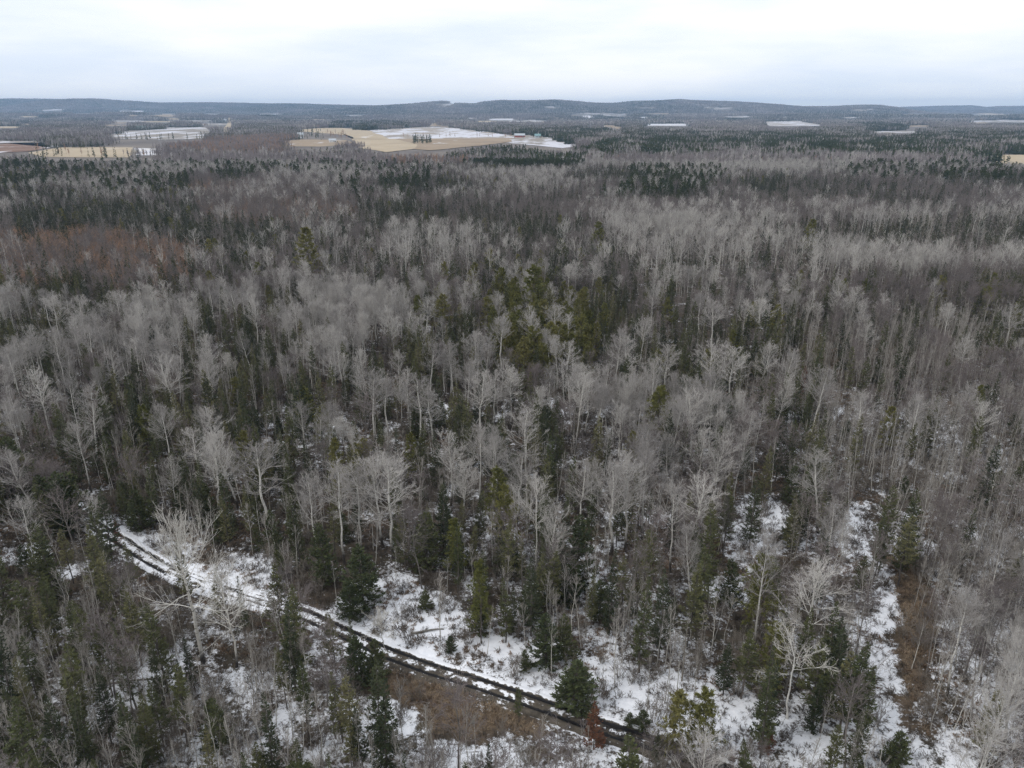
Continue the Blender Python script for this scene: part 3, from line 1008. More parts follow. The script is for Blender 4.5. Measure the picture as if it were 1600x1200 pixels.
for i in range(10):
    r = random.Random(100 + i)
    register(PROTO, 'aspen_tree', bare_tree(100 + i, 18, r.uniform(0.36, 0.58), r.uniform(0.16, 0.23), n1=28 + i % 3 * 4, per3=6, per4=2, lean=(0.0, 0.03, 0.05, 0.08, 0.12)[i % 5], up=(0.08, 0.12, 0.15)[i % 3], low_ang=(66, 74, 56)[i % 3], twig=0.0082), 18, M['aspen_bark'], M['aspen_twig'], 0.25)
for i in range(5):
    r = random.Random(200 + i)
    register(PROTO, 'maple_tree', bare_tree(200 + i, 14, r.uniform(0.28, 0.42), r.uniform(0.24, 0.32), n1=24, per2=7, per3=5, per4=2, rt=0.008, low_ang=68, top_ang=25, up=0.07, lean=r.uniform(0, .08), jit=0.22), 14, M['maple_bark'], M['maple_twig'], 0.3)
for i in range(6):
    r = random.Random(300 + i)
    register(PROTO, 'young_aspen', bare_tree(300 + i, 11, r.uniform(0.35, 0.6), r.uniform(0.10, 0.16), n1=14, per2=5, per3=2, per4=0, rt=0.0052, low_ang=50, top_ang=18, up=0.12, lean=r.uniform(0, .10), twig=0.010), 11, M['pole_bark'], M['pole_twig'], 0.14)
for i in range(7):
    r = random.Random(400 + i)
    register(PROTO, 'spruce_tree', conifer(400 + i, 12, r.uniform(0.09, 0.15), 0.06 + 0.10 * (i % 4), nb=180, dens=24, size=0.31, gap=0.12 * (i % 4), shape=(0.7, 0.85, 1.0)[i % 3]), 12, M['spruce_bark'], M['spire' if i in (1, 4) else 'spruce'], 0.17)
for i in range(4):
    r = random.Random(500 + i)
    register(PROTO, 'fir_tree', conifer(500 + i, 9, r.uniform(0.22, 0.30), 0.03, nb=170, dens=26, size=0.36, shape=0.75, droop=0.15), 9, M['spruce_bark'], M['fir'], 0.26)
for i in range(4):
    r = random.Random(600 + i)
    register(PROTO, 'pine_tree', pine(600 + i, 12, r.uniform(0.17, 0.23), 0.15 + 0.08 * (i % 3)), 12, M['spruce_bark'], M['pine'], 0.2)
for i in range(4):
    register1(PROTO, 'alder_shrub', shrub(700 + i, 3.6, 11, 6, 4, 0.6, twig=0.011, per3=2), 3.6, M['shrub_twig'])
for i in range(3):
    register1(PROTO, 'red_shrub', shrub(740 + i, 3.6, 12, 6, 4, 0.7, twig=0.012, per3=2), 3.6, M['red_twig'])
for i in range(3):
    register(PROTO, 'dead_spruce', conifer(800 + i, 11, 0.12, 0.05, nb=90, dens=5, size=0.3, gap=0.3), 11, M['deadgrey'], M['deadgrey'], 0.13)

for i in range(5):
    register(LOD1, 'aspen_tree', bare_tree(120 + i, 18, 0.42 + 0.03 * i, 0.25, n1=18, per2=6, per3=3, per4=0, twig=0.020, up=0.11, k1=4, lean=0.02 * i, rt=0.0105), 18, M['aspen_bark'], M['aspen_twig'], .25)
for i in range(4):
    register(LOD1, 'maple_tree', bare_tree(220 + i, 14, 0.32, 0.29, n1=18, per2=6, per3=3, per4=0, twig=0.022, up=0.08, k1=4, low_ang=66), 14, M['maple_bark'], M['maple_twig'], .3)
for i in range(3):
    register(LOD1, 'young_aspen', bare_tree(320 + i, 11, 0.4, 0.15, n1=12, per2=5, per3=2, per4=0, twig=0.022, up=0.12, rt=0.007, k1=4), 11, M['pole_bark'], M['pole_twig'], .15)
for i in range(4):
    register(LOD1, 'spruce_tree', conifer(420 + i, 12, 0.10 + 0.016 * i, 0.06, nb=90, dens=13, size=0.5), 12, M['spruce_bark'], M['spire'], .16)
for i in range(3):
    register(LOD1, 'fir_tree', conifer(520 + i, 10, 0.24, 0.04, nb=90, dens=13, size=0.5, shape=0.7), 10, M['spruce_bark'], M['fir'], .25)
for i in range(3):
    register(LOD1, 'pine_tree', pine(620 + i, 13, 0.2, 0.2, nb=50, tufts=7, per=8, size=0.55), 13, M['spruce_bark'], M['pine'], .2)
for i in range(3):
    register(LOD1, 'dark_pine', pine(640 + i, 14, 0.17, 0.15, nb=50, tufts=7, per=8, size=0.6), 14, M['spruce_bark'], M['farpine'], .2)
for i in range(3):
    register1(LOD1, 'red_shrub', shrub(760 + i, 4.5, 10, 5, 4, 0.7, twig=0.028), 4.5, M['red_twig'])
for i in range(2):
    register1(LOD1, 'alder_shrub', shrub(770 + i, 4.0, 10, 5, 4, 0.7, twig=0.026), 4.0, M['shrub_twig'])

# ------------------------------------------------------------------ what grows where (rows and columns of the photograph at crown height)
DEF = dict(aspen_tree=.013, maple_tree=.014, young_aspen=.045, spruce_tree=.036, fir_tree=.010, pine_tree=.002, alder_shrub=.035, dead_spruce=.006)
ZONES = [
    ([(-400, 200), (2000, 200), (2000, 470), (-400, 470)], dict(aspen_tree=.010, maple_tree=.030, spruce_tree=.036, young_aspen=.02, pine_tree=.0015, fir_tree=.003)),
    ([(-400, 860), (2000, 860), (2000, 1500), (-400, 1500)], dict(aspen_tree=.002, maple_tree=.010, young_aspen=.16, spruce_tree=.036, fir_tree=.004, pine_tree=.003, alder_shrub=.14, dead_spruce=.026)),
    ([(-400, 980), (560, 980), (700, 1250), (-400, 1500)], dict(aspen_tree=.002, maple_tree=.035, young_aspen=.14, spruce_tree=.034, fir_tree=.005, alder_shrub=.15, dead_spruce=.016)),
    ([(560, 1040), (1440, 1060), (1440, 1500), (500, 1500)], dict(aspen_tree=.002, maple_tree=.02, young_aspen=.20, spruce_tree=.05, fir_tree=.006, pine_tree=.004, alder_shrub=.22, dead_spruce=.03)),
    ([(1180, 490), (2000, 440), (2000, 1500), (1430, 1500), (1400, 900), (1290, 780), (1220, 640)], dict(aspen_tree=.009, maple_tree=.024, young_aspen=.15, spruce_tree=.010, fir_tree=.002, pine_tree=.0005, alder_shrub=.13)),
    ([(1200, 560), (1290, 570), (1300, 760), (1200, 740)], dict(spruce_tree=.05, fir_tree=.02, young_aspen=.04, aspen_tree=.008, maple_tree=.01)),
    ([(-400, 440), (700, 440), (720, 520), (560, 560), (420, 540), (-400, 640)], dict(aspen_tree=.030, maple_tree=.006, young_aspen=.03, spruce_tree=.03, fir_tree=.01, alder_shrub=.02)),
    ([(520, 560), (1000, 540), (1060, 620), (700, 650), (520, 640)], dict(aspen_tree=.024, maple_tree=.012, young_aspen=.03, spruce_tree=.022, fir_tree=.008, alder_shrub=.03)),
    ([(735, 455), (765, 435), (835, 408), (935, 470), (945, 530), (820, 555), (775, 505)], dict(pine_tree=.045, aspen_tree=.012, young_aspen=.03, spruce_tree=.012)),
    ([(60, 405), (320, 405), (330, 455), (60, 455)], dict(spruce_tree=.055, maple_tree=.025, young_aspen=.02, aspen_tree=.003)),
    ([(960, 325), (1300, 312), (2000, 330), (2000, 400), (1280, 410), (1000, 430)], dict(aspen_tree=.026, maple_tree=.014, spruce_tree=.012, young_aspen=.02)),
    ([(600, 340), (760, 345), (760, 410), (600, 400)], dict(aspen_tree=.026, maple_tree=.015, spruce_tree=.012)),
    ([(1250, 410), (2000, 395), (2000, 450), (1290, 475)], dict(spruce_tree=.035, fir_tree=.02, maple_tree=.03, young_aspen=.02, pine_tree=.003)),
    ([(-400, 330), (180, 340), (330, 360), (250, 412), (-400, 435)], dict(red_shrub=.032, maple_tree=.030, aspen_tree=.004, spruce_tree=.005)),
    ([(-400, 242), (300, 240), (560, 238), (600, 300), (300, 290), (-400, 300)], dict(maple_tree=.036, spruce_tree=.012, dark_pine=.008, pine_tree=.004, aspen_tree=.010)),
    ([(300, 265), (520, 265), (560, 330), (300, 330)], dict(red_shrub=.020, maple_tree=.04, aspen_tree=.008, spruce_tree=.004)),
    ([(530, 235), (660, 235), (660, 300), (530, 300)], dict(spruce_tree=.022, maple_tree=.03, dark_pine=.005, aspen_tree=.006)),
    ([(640, 300), (1000, 280), (1600, 270), (1600, 320), (960, 330), (700, 345)], dict(maple_tree=.045, aspen_tree=.005, spruce_tree=.012)),
    ([(960, 258), (1110, 262), (1090, 300), (960, 300)], dict(spruce_tree=.014, dark_pine=.009, aspen_tree=.018, maple_tree=.02)),
    ([(1330, 245), (1700, 250), (1700, 275), (1330, 275)], dict(spruce_tree=.012, dark_pine=.009, maple_tree=.034, aspen_tree=.006)),
    ([(820, 252), (1100, 240), (1400, 250), (1250, 265), (1100, 262), (960, 258), (840, 275)], dict(aspen_tree=.032, maple_tree=.02, spruce_tree=.008)),
    ([(690, 233), (800, 229), (905, 229), (955, 214), (1000, 205), (1250, 206), (2000, 206), (2000, 244), (1400, 244), (1200, 238), (1060, 239), (960, 243), (870, 252), (690, 245)],
     dict(dark_pine=.07, spruce_tree=.008, maple_tree=.004)),
]
for _d in [DEF] + [z[1] for z in ZONES]:
    for _k, _f in (('aspen_tree', 1.4), ('spruce_tree', 1.35), ('young_aspen', 1.15)):
        if _k in _d:
            _d[_k] *= _f
KINDS = ['aspen_tree', 'maple_tree', 'young_aspen', 'spruce_tree', 'fir_tree', 'pine_tree', 'alder_shrub', 'dead_spruce', 'red_shrub', 'dark_pine']


def densities(cx, cy):
    D = np.zeros((len(cx), len(KINDS)))
    for k, v in DEF.items():
        D[:, KINDS.index(k)] = v
    for poly, d in ZONES:
        m = inside(poly, cx, cy)
        if m.any():
            row = np.array([d.get(k, 0.0) for k in KINDS])
            D[m] = row
    return D


H_RANGE = dict(aspen_tree=(10, 17), maple_tree=(9, 14), young_aspen=(6, 12), spruce_tree=(5, 14), fir_tree=(3, 8), pine_tree=(7, 13), alder_shrub=(1.8, 4.2), dead_spruce=(6, 11), red_shrub=(3.5, 8), dark_pine=(11, 16))
PLACED = []      # dict(kind, x, y, h, rot, pid, tilt, hero)


def in_any(polys, x, y):
    m = np.zeros(np.shape(x), bool)
    for p in polys:
        m |= inside(p, x, y)
    return m


def place_grid(d0, d1, step, frac=1.0, seed=1, lod=0):
    r = np.random.default_rng(seed)
    ys = np.arange(d0, d1, step)
    out = []
    for y in ys:
        half = 0.695 * (y * CP + CAM_H * SP) * 1.10 + 9
        xs = np.arange(-half, half, step)
        out.append(np.stack([xs, np.full(len(xs), y)], 1))
    p = np.concatenate(out)
    p = p + r.uniform(-0.5, 0.5, p.shape) * step * 0.95
    x, y = p[:, 0], p[:, 1]
    zt = terrain(x, y)
    cx, cy, _ = project(x, y, zt + 11.0)
    bx, by, _ = project(x, y, zt)
    wx = (fbm(x, y, 30 if lod == 0 else 80, 3, 31) - 0.5) * 90
    wy = (fbm(x, y, 30 if lod == 0 else 80, 3, 37) - 0.5) * (60 if lod == 0 else 26)
    D = densities(cx + wx, cy + wy)
    # stands: broadleaf and conifer groups alternate
    n1 = fbm(x, y, 24 if lod == 0 else 80, 3, 1)
    n2 = fbm(x, y, 15, 2, 7)
    broad = np.clip(0.25 + 3.2 * (n1 - 0.32), 0.15, 2.0)
    con = np.clip(0.25 + 3.2 * (0.66 - n1), 0.15, 2.2)
    thick = np.clip(0.4 + 2.6 * (n2 - 0.27), 0.3, 1.8)
    for i, k in enumerate(KINDS):
        if k == 'aspen_tree':
            D[:, i] *= broad * broad
        elif k in ('maple_tree',):
            D[:, i] *= broad
        elif k in ('spruce_tree', 'fir_tree'):
            D[:, i] *= con
        elif k in ('alder_shrub', 'young_aspen'):
            D[:, i] *= thick
    if lod == 0:
        tall = [KINDS.index(k) for k in KINDS if k not in ('alder_shrub',)]
        clear = in_any(SNOW_W, x, y) | in_any(BROWN_W, x, y)
        mx, my, _ = project(x, y, zt + 6.0)
        hide = in_any(SNOW_PX[:6], mx, my) | in_any(BROWN_PX, mx, my)
        lowhide = in_any(SNOW_PX, cx, cy)
        thin = [KINDS.index('alder_shrub'), KINDS.index('young_aspen')]
        solid = [i for i in range(len(KINDS)) if i not in thin]
        D[np.ix_(clear, solid)] *= 0.05
        D[np.ix_(clear, thin)] *= 0.45
        D[np.ix_(hide, solid)] *= 0.15
        D[np.ix_(hide, thin)] *= 0.5
        D[np.ix_(lowhide, tall)] *= 0.25
        td = track_dent(x, y)
        D[td < 2.6] = 0
        # keep the sight line to the track open as in the photograph
        thide = np.zeros(len(x), bool)
        for hh in (3.0, 6.0, 9.0):
            qx, qy = x * CAM_H / (CAM_H - hh), y * CAM_H / (CAM_H - hh)
            tpx_, _, _ = project(qx, qy, 0.0)
            thide |= (track_dent(qx, qy) < 2.2) & (tpx_ > 185) & (tpx_ < 1010) & ~((tpx_ > 280) & (tpx_ < 470)) & ~((tpx_ > 520) & (tpx_ < 600))
        tl = thide & (bx < 480)
        tr_ = thide & (bx >= 480)
        D[np.ix_(tr_, solid)] *= 0.10
        D[np.ix_(tr_, thin)] *= 0.22
        D[np.ix_(tl, solid)] *= 0.30
        D[np.ix_(tl, thin)] *= 0.7
        D[seg_dist(TRAIL, x, y) < 1.7] = 0
        rhide = np.zeros(len(x), bool)
        for hh in (2.0, 4.0, 6.0, 8.5):
            qx, qy = x * CAM_H / (CAM_H - hh), y * CAM_H / (CAM_H - hh)
            rhide |= (seg_dist(TRAIL, qx, qy) < 1.5) | inside(BROWN_W[1], qx, qy)
        D[np.ix_(rhide, solid)] *= 0.15
        D[np.ix_(rhide, thin)] *= 0.4
    else:
        D[:, [KINDS.index('alder_shrub'), KINDS.index('dead_spruce')]] *= 0.3
        m = np.zeros(len(x), bool)
        for hh in (0.0, 6.0, 11.0):
            qx, qy, _ = project(x, y, zt + hh)
            m |= in_any(FIELD_PX, qx, qy) | inside(ROAD_PX, qx, qy)
        D[m] = 0
    cell = step * step
    c = np.cumsum(D * cell * frac, 1)
    u = r.random(len(x))
    kind = (u[:, None] > c).sum(1)
    ok = kind < len(KINDS)
    res = []
    for i in np.nonzero(ok)[0]:
        k = KINDS[kind[i]]
        lo, hi = H_RANGE[k]
        h = lo + (hi - lo) * r.beta(2, 2)
        res.append((k, x[i], y[i], zt[i], h, r.uniform(0, 2 * math.pi), r.uniform(-0.06, 0.06), r.uniform(-0.06, 0.06), r.integers(0, 999), r.uniform(0.85, 1.2)))
    return res


# --- trees singled out in the photograph: (kind, column and row of the top, height in m, width factor, pattern)
HERO = []
for s in ("77,457 180,450 120,457 327,443 363,443 393,453 460,467 490,460 280,460 240,483 40,497 83,507 133,503 297,483 207,520 253,540 170,543 320,543 510,540 53,573 123,597 250,630 "
          "117,653 30,687 327,627 293,657 320,663 353,667 483,727 523,713 614,470 637,467 664,487 694,487 561,437 747,513 784,483 831,483 867,470 600,580 651,573 674,597 727,560 747,570 "
          "767,567 797,560 857,563 887,557 907,557 941,560 967,500 1004,490 991,513 1044,527 997,620 971,620 1007,640 890,405 924,403 721,700 807,693 911,707 964,700 987,697 1014,703 551,720 747,660 774,660 "
          "824,617 700,657 1156,447 1119,467 1199,463 1123,523 1149,530 1196,523 1229,540 1283,567 1099,573 1090,600 1169,633 1123,680 1099,733 1303,687 1590,467 1293,863").split():
    a, b = map(float, s.split(','))
    HERO.append(('aspen_tree', a, b, random.uniform(13, 17), random.uniform(1.15, 1.65), None))
for a, b, h, w in ((400, 673, 17, 1.75), (577, 573, 16, 1.7), (604, 705, 17, 1.6), (1206, 822, 17, 1.0), (1060, 745, 15, 1.1)):
    HERO.append(('aspen_tree', a, b, h, w, None))
for s in ("182,403 42,413 63,407 95,417 115,417 163,430 133,440 200,433 210,437 233,430 248,427 267,430 290,447 270,400 460,413 390,400 287,577 347,617 200,613 127,637 1309,457 1356,443 1513,440 1536,450 "
          "1326,520 1126,590 1209,613 1266,613 1566,583 1276,697 1399,763 1436,763 505,380 556,300 593,305 1186,745 1046,640").split():
    a, b = map(float, s.split(','))
    HERO.append(('spruce_tree', a, b, random.uniform(10, 14), random.uniform(0.9, 1.25), None))
HERO += [('spruce_tree', 463, 587, 15, 1.3, None), ('spruce_tree', 30, 905, 10.5, 1.35, None), ('spruce_tree', 67, 897, 8, 1.1, None), ('spruce_tree', 137, 820, 12, 1.0, None),
         ('spruce_tree', 153, 862, 11, 1.1, None), ('spruce_tree', 197, 927, 10, 1.2, None), ('spruce_tree', 516, 960, 8, 1.25, None), ('spruce_tree', 460, 1153, 6, 1.3, None),
         ('spruce_tree', 290, 997, 7, 1.1, None), ('spruce_tree', 811, 1075, 4.5, 1.1, None), ('spruce_tree', 1309, 947, 12, 1.25, None), ('spruce_tree', 1349, 1003, 12, 1.3, None),
         ('spruce_tree', 1334, 1020, 10, 1.4, None), ('spruce_tree', 1283, 1060, 7, 1.3, None), ('spruce_tree', 1349, 867, 7, 1.2, None), ('spruce_tree', 1426, 805, 11, 1.3, None),
         ('spruce_tree', 1386, 803, 10, 1.2, None), ('spruce_tree', 1563, 1083, 9, 1.2, None), ('spruce_tree', 1313, 1133, 7, 1.2, None), ('spruce_tree', 1086, 877, 12, 1.0, None),
         ('spruce_tree', 1041, 890, 12, 1.0, None), ('spruce_tree', 831, 873, 11, 1.1, None), ('spruce_tree', 790, 905, 9, 1.2, None), ('spruce_tree', 1010, 900, 13, 1.0, None),
         ('fir_tree', 556, 992, 7, 1.1, None), ('fir_tree', 585, 1000, 5.5, 1.0, None), ('fir_tree', 901, 1035, 5.8, 1.75, 1), ('fir_tree', 751, 925, 6, 1.1, None), ('fir_tree', 664, 921, 3, 1.4, None),
         ('fir_tree', 704, 993, 2.3, 1.3, None), ('fir_tree', 821, 1015, 3.0, 1.1, None), ('fir_tree', 1007, 1107, 2.6, 1.3, None), ('fir_tree', 985, 1112, 1.8, 1.3, None), ('fir_tree', 544, 903, 6, 1.2, None),
         ('fir_tree', 901, 807, 11, 1.1, None), ('spruce_tree', 1172, 985, 9, 1.3, None), ('spruce_tree', 1140, 1004, 7, 1.3, None), ('spruce_tree', 1290, 1000, 10, 1.2, None), ('spruce_tree', 1318, 982, 11, 1.2, None), ('spruce_tree', 1362, 1034, 9, 1.3, None), ('spruce_tree', 1302, 1034, 9, 1.3, None), ('spruce_tree', 1325, 968, 11, 1.1, None), ('fir_tree', 1409, 1140, 4.5, 1.3, None), ('fir_tree', 855, 960, 7, 1.2, None),
         ('fir_tree', 1130, 592, 12, 1.3, None), ('fir_tree', 940, 905, 6, 1.2, None), ('fir_tree', 500, 820, 9, 1.1, None), ('fir_tree', 660, 800, 9, 1.1, None), ('fir_tree', 560, 850, 9, 1.2, None)]
for s in ("734,423 654,463 684,460 761,463 781,503 837,510 861,503 884,507 907,490 944,473 1031,600 820,500 800,480 770,480 850,470 745,440 690,440 890,480 1179,473").split():
    a, b = map(float, s.split(','))
    HERO.append(('pine_tree', a, b, random.uniform(10, 14), random.uniform(1.0, 1.3), None))
HERO += [('pine_tree', 838, 415, 19, 1.3, None), ('pine_tree', 480, 357, 22, 1.3, None), ('pine_tree', 935, 347, 17, 1.2, None), ('pine_tree', 1270, 343, 17, 1.2, None), ('pine_tree', 781, 733, 11, 1.1, None),
         ('pine_tree', 1059, 1078, 8.5, 1.2, None), ('pine_tree', 1110, 1072, 9, 1.2, None)]
_r = random.Random(61)
for i in range(16):
    a = 1020 + 170 * i / 15
    HERO.append((('maple_tree', 'spruce_tree', 'young_aspen', 'maple_tree')[i % 4], a, 1128 + 0.18 * (a - 1020) + _r.uniform(-4, 26), _r.uniform(4.0, 7.0), _r.uniform(0.9, 1.3), None))
_r = random.Random(64)
for i in range(30):
    a = -12 + 112 * i / 29
    HERO.append((('maple_tree', 'spruce_tree', 'maple_tree', 'young_aspen', 'fir_tree')[i % 5], a, 690 + 0.55 * a + _r.uniform(-14, 22), _r.uniform(8.5, 11.5), _r.uniform(1.1, 1.5), None))
BUILT_HERO = []
for (k, a, b, h, w, pid) in HERO:
    x, y = ground_at(a, b, h)
    BUILT_HERO.append(dict(kind=k, x=float(x), y=float(y), z=float(terrain(np.array([x]), np.array([y]))[0]), h=h, rot=random.uniform(0, 6.28), tx=random.uniform(-.03, .03), ty=random.uniform(-.03, .03),
                           pid=random.randrange(999) if pid is None else pid, w=w, hero=True))

near = place_grid(37, 250, 1.45, seed=21)
mid = place_grid(250, 820, 2.6, frac=1.0, seed=22, lod=1)
hx = np.array([d['x'] for d in BUILT_HERO])
hy = np.array([d['y'] for d in BUILT_HERO])
trees = list(BUILT_HERO)
OPEN_ROUND = [(*map(float, ground_at(318, 1036)), 3.2), (*map(float, ground_at(370, 1042)), 2.6), (*map(float, ground_at(1230, 1122)), 2.2)]
for (k, x, y, z, h, rot, tx_, ty_, pid, w) in near:
    if k not in ('alder_shrub',) and np.min((hx - x) ** 2 + (hy - y) ** 2) < (9.0 if k == 'aspen_tree' else 2.5):
        continue
    # nothing crowds the two silver cottonwoods or the crooked tree
    if any(math.hypot(x - q[0], y - q[1]) < q[2] for q in OPEN_ROUND):
        continue
    tpx_, tpy_, _ = project(x, y, z + h)
    bpx_, bpy_, _ = project(x, y, z)
    if any(abs(bpx_ - q[0]) < q[1] and bpy_ > q[2] and tpy_ < q[2] - 12 for q in ((318, 44, 1030), (372, 30, 1036), (1232, 30, 1118))) and (k not in ('young_aspen', 'alder_shrub') or (int(pid) % 3)):
        continue
    if k == 'dark_pine':
        k = 'pine_tree'
    trees.append(dict(kind=k, x=float(x), y=float(y), z=float(z), h=h, rot=rot, tx=tx_, ty=ty_, pid=int(pid), w=w, hero=False))

# choose the ones that show largest as things of their own
for d in trees:
    d['bx'], d['by'], _ = [float(v) for v in project(d['x'], d['y'], d['z'])]
    d['px'], d['py'], _ = [float(v) for v in project(d['x'], d['y'], d['z'] + d['h'])]
    d['size'] = d['by'] - d['py']
    d['seen'] = -5 < d['px'] < 1605 and d['py'] < 1185 and d['by'] > 0
LIMIT = dict(aspen_tree=290, maple_tree=200, young_aspen=290, spruce_tree=290, fir_tree=150, pine_tree=90, alder_shrub=220, dead_spruce=90, red_shrub=0)
singles, rest = [], []
for k in KINDS:
    g = [d for d in trees if d['kind'] == k]
    g.sort(key=lambda d: (not (d['hero'] and d['seen']), not d['seen'], -d['size']))
    n = LIMIT.get(k, 0)
    singles += [d for d in g[:n] if d['seen']]
    rest += [d for d in g[:n] if not d['seen']] + g[n:]

# ------------------------------------------------------------------ stuff: woods nobody could count, as one object per kind
def scatter(name, label, meshes, items, group=None):
    """items: (x, y, z, rx, ry, rz, sx, sy, sz, index)"""
    a = np.array(items, np.float32)
    me = bpy.data.meshes.new(name)
    me.vertices.add(len(a))
    me.vertices.foreach_set('co', np.ascontiguousarray(a[:, :3]).ravel())
    for nm, c in (('rot', a[:, 3:6]), ('scl', a[:, 6:9])):
        at = me.attributes.new(nm, 'FLOAT_VECTOR', 'POINT')
        at.data.foreach_set('vector', np.ascontiguousarray(c).ravel())
    at = me.attributes.new('pid', 'INT', 'POINT')
    at.data.foreach_set('value', a[:, 9].astype(np.int32))
    o = link(name, me)
    tag(o, label, kind='stuff')
    pc = bpy.data.collections.new(name + '_patterns')
    for i, m in enumerate(meshes):
        pc.objects.link(bpy.data.objects.new('%s_pattern_%02d' % (name, i), m))
    ng = bpy.data.node_groups.new(name + '_scatter', 'GeometryNodeTree')
    ng.interface.new_socket('Geometry', in_out='INPUT', socket_type='NodeSocketGeometry')
    ng.interface.new_socket('Geometry', in_out='OUTPUT', socket_type='NodeSocketGeometry')
    N = ng.nodes.new
    gi, go, ip, ci = N('NodeGroupInput'), N('NodeGroupOutput'), N('GeometryNodeInstanceOnPoints'), N('GeometryNodeCollectionInfo')
    ci.inputs['Collection'].default_value = pc
    ci.inputs['Separate Children'].default_value = True
    ci.inputs['Reset Children'].default_value = True
    ip.inputs['Pick Instance'].default_value = True

    def attr(nm, typ):
        n = N('GeometryNodeInputNamedAttribute')
        n.data_type = typ
        n.inputs['Name'].default_value = nm
        return n.outputs['Attribute']
    er = N('FunctionNodeEulerToRotation')
    k = ng.links.new
    k(gi.outputs[0], ip.inputs['Points'])
    k(ci.outputs[0], ip.inputs['Instance'])
    k(attr('pid', 'INT'), ip.inputs['Instance Index'])
    k(attr('rot', 'FLOAT_VECTOR'), er.inputs[0])
    k(er.outputs[0], ip.inputs['Rotation'])
    k(attr('scl', 'FLOAT_VECTOR'), ip.inputs['Scale'])
    k(ip.outputs[0], go.inputs[0])
    mod = o.modifiers.new('scatter', 'NODES')
    mod.node_group = ng
    return o


STUFF_NAME = dict(aspen_tree=('aspen_woods', 'pale leafless aspen woods stretching back from the track'), maple_tree=('maple_woods', 'grey brown leafless maple woods'),
                  young_aspen=('sapling_thicket', 'dense thicket of thin pale leafless saplings'), spruce_tree=('spruce_woods', 'dark spruces scattered through the bare woods'),
                  fir_tree=('fir_undergrowth', 'dark young firs growing under the bare trees'), pine_tree=('pine_woods', 'olive green pines scattered through the woods'),
                  alder_shrub=('shrub_undergrowth', 'tangled grey brown alder brush on the forest floor'), dead_spruce=('dead_spruce_woods', 'grey dead spruces standing among live trees'),
                  red_shrub=('red_brown_shrubbery', 'red brown willow brush in the wet hollow'), dark_pine=('pine_plantation', 'dark green pine plantation belt beyond the bare woods'))
for k in KINDS:
    items, meshes = [], []
    P0, P1 = PROTO.get(k, []), LOD1.get(k, [])
    meshes = [d['whole'] for d in P0 + P1]
    for d in rest:
        if d['kind'] == k:
            i = d['pid'] % len(P0)
            s = d['h'] / P0[i]['h']
            items.append((d['x'], d['y'], d['z'] - 0.05, d['tx'], d['ty'], d['rot'], s * d['w'], s * d['w'], s, i))
    for (kk_, x, y, z, h, rot, tx_, ty_, pid, w) in mid:
        if kk_ == k:
            if P1:
                i = pid % len(P1)
                s, i = h / P1[i]['h'], i + len(P0)
            else:
                i = pid % len(P0)
                s = h / P0[i]['h']
            items.append((x, y, z - 0.05, tx_, ty_, rot, s * w, s * w, s, i))
    if items:
        scatter(*STUFF_NAME[k], meshes, items)

# far woods: stands of trees, by what shows in the photograph
def stand(seed, n, size, mix):
    r = np.random.default_rng(seed)
    parts, mats = [], []
    names = ['aspen_twig', 'far_twig', 'spruce', 'farpine', 'red_twig']
    g = int(math.sqrt(n))
    for a in range(g):
        for b in range(g):
            x, y = (np.array([a, b]) + r.uniform(0.05, 0.95, 2)) / g * size - size / 2
            t = r.choice(5, p=np.array(mix) / sum(mix))
            if t in (0, 1, 4):
                geo = far_bare(r, r.uniform(11, 17), r.uniform(0.24, 0.32))
            else:
                geo = far_conifer(r, r.uniform(10, 17), r.uniform(0.14, 0.2) * (1.25 if t == 3 else 1), t == 3)
            parts.append((geo[0] + np.array([x, y, 0]), geo[1]))
            mats.append(np.full(len(geo[1]), t))
    V, Q = cat_geo(parts)
    return quad_mesh('stand', V, Q, [M[q] for q in names], np.concatenate(mats))


STANDS = [stand(1, 42, 32, (2, 7, .7, 0.2, .3)), stand(2, 42, 32, (.6, 8, .6, 0.1, .6)), stand(3, 42, 32, (4, 5, .5, 0.1, 0)), stand(4, 42, 32, (2, 4, 3, 2, 0)), stand(5, 42, 32, (1, 2, 6, 1, 0)), stand(6, 48, 32, (.3, .5, 1, 9, 0)),
          stand(7, 42, 32, (1, 5, .5, 0, 3))]
PINE_FAR = [ZONES[-1][0],
            [(455, 207), (500, 203), (545, 208), (550, 219), (500, 219), (460, 214)], [(515, 191), (600, 189), (645, 192), (645, 199), (515, 200)], [(645, 218), (674, 218), (674, 226), (645, 226)],
            [(50, 178), (95, 178), (100, 186), (50, 186)], [(165, 181), (182, 181), (182, 185), (165, 185)], [(110, 186), (165, 185), (165, 190), (110, 190)],
            [(505, 170), (560, 170), (560, 174), (505, 173)], [(403, 178), (440, 178), (440, 184), (403, 184)], [(445, 188), (468, 187), (470, 192), (445, 192)],
            [(745, 224), (860, 222), (900, 230), (830, 246), (700, 246)], [(800, 203), (940, 198), (960, 214), (900, 218), (830, 211), (800, 211)], [(1345, 192), (1460, 194), (1460, 204), (1345, 202)],
            [(875, 182), (1000, 184), (1010, 188), (880, 187)], [(1130, 185), (1160, 184), (1160, 190), (1130, 190)], [(1560, 184), (1620, 184), (1620, 193), (1570, 192)]]
RED_FAR = [[(270, 215), (450, 210), (450, 238), (330, 240), (280, 230)], [(600, 238), (720, 236), (760, 262), (620, 262)]]


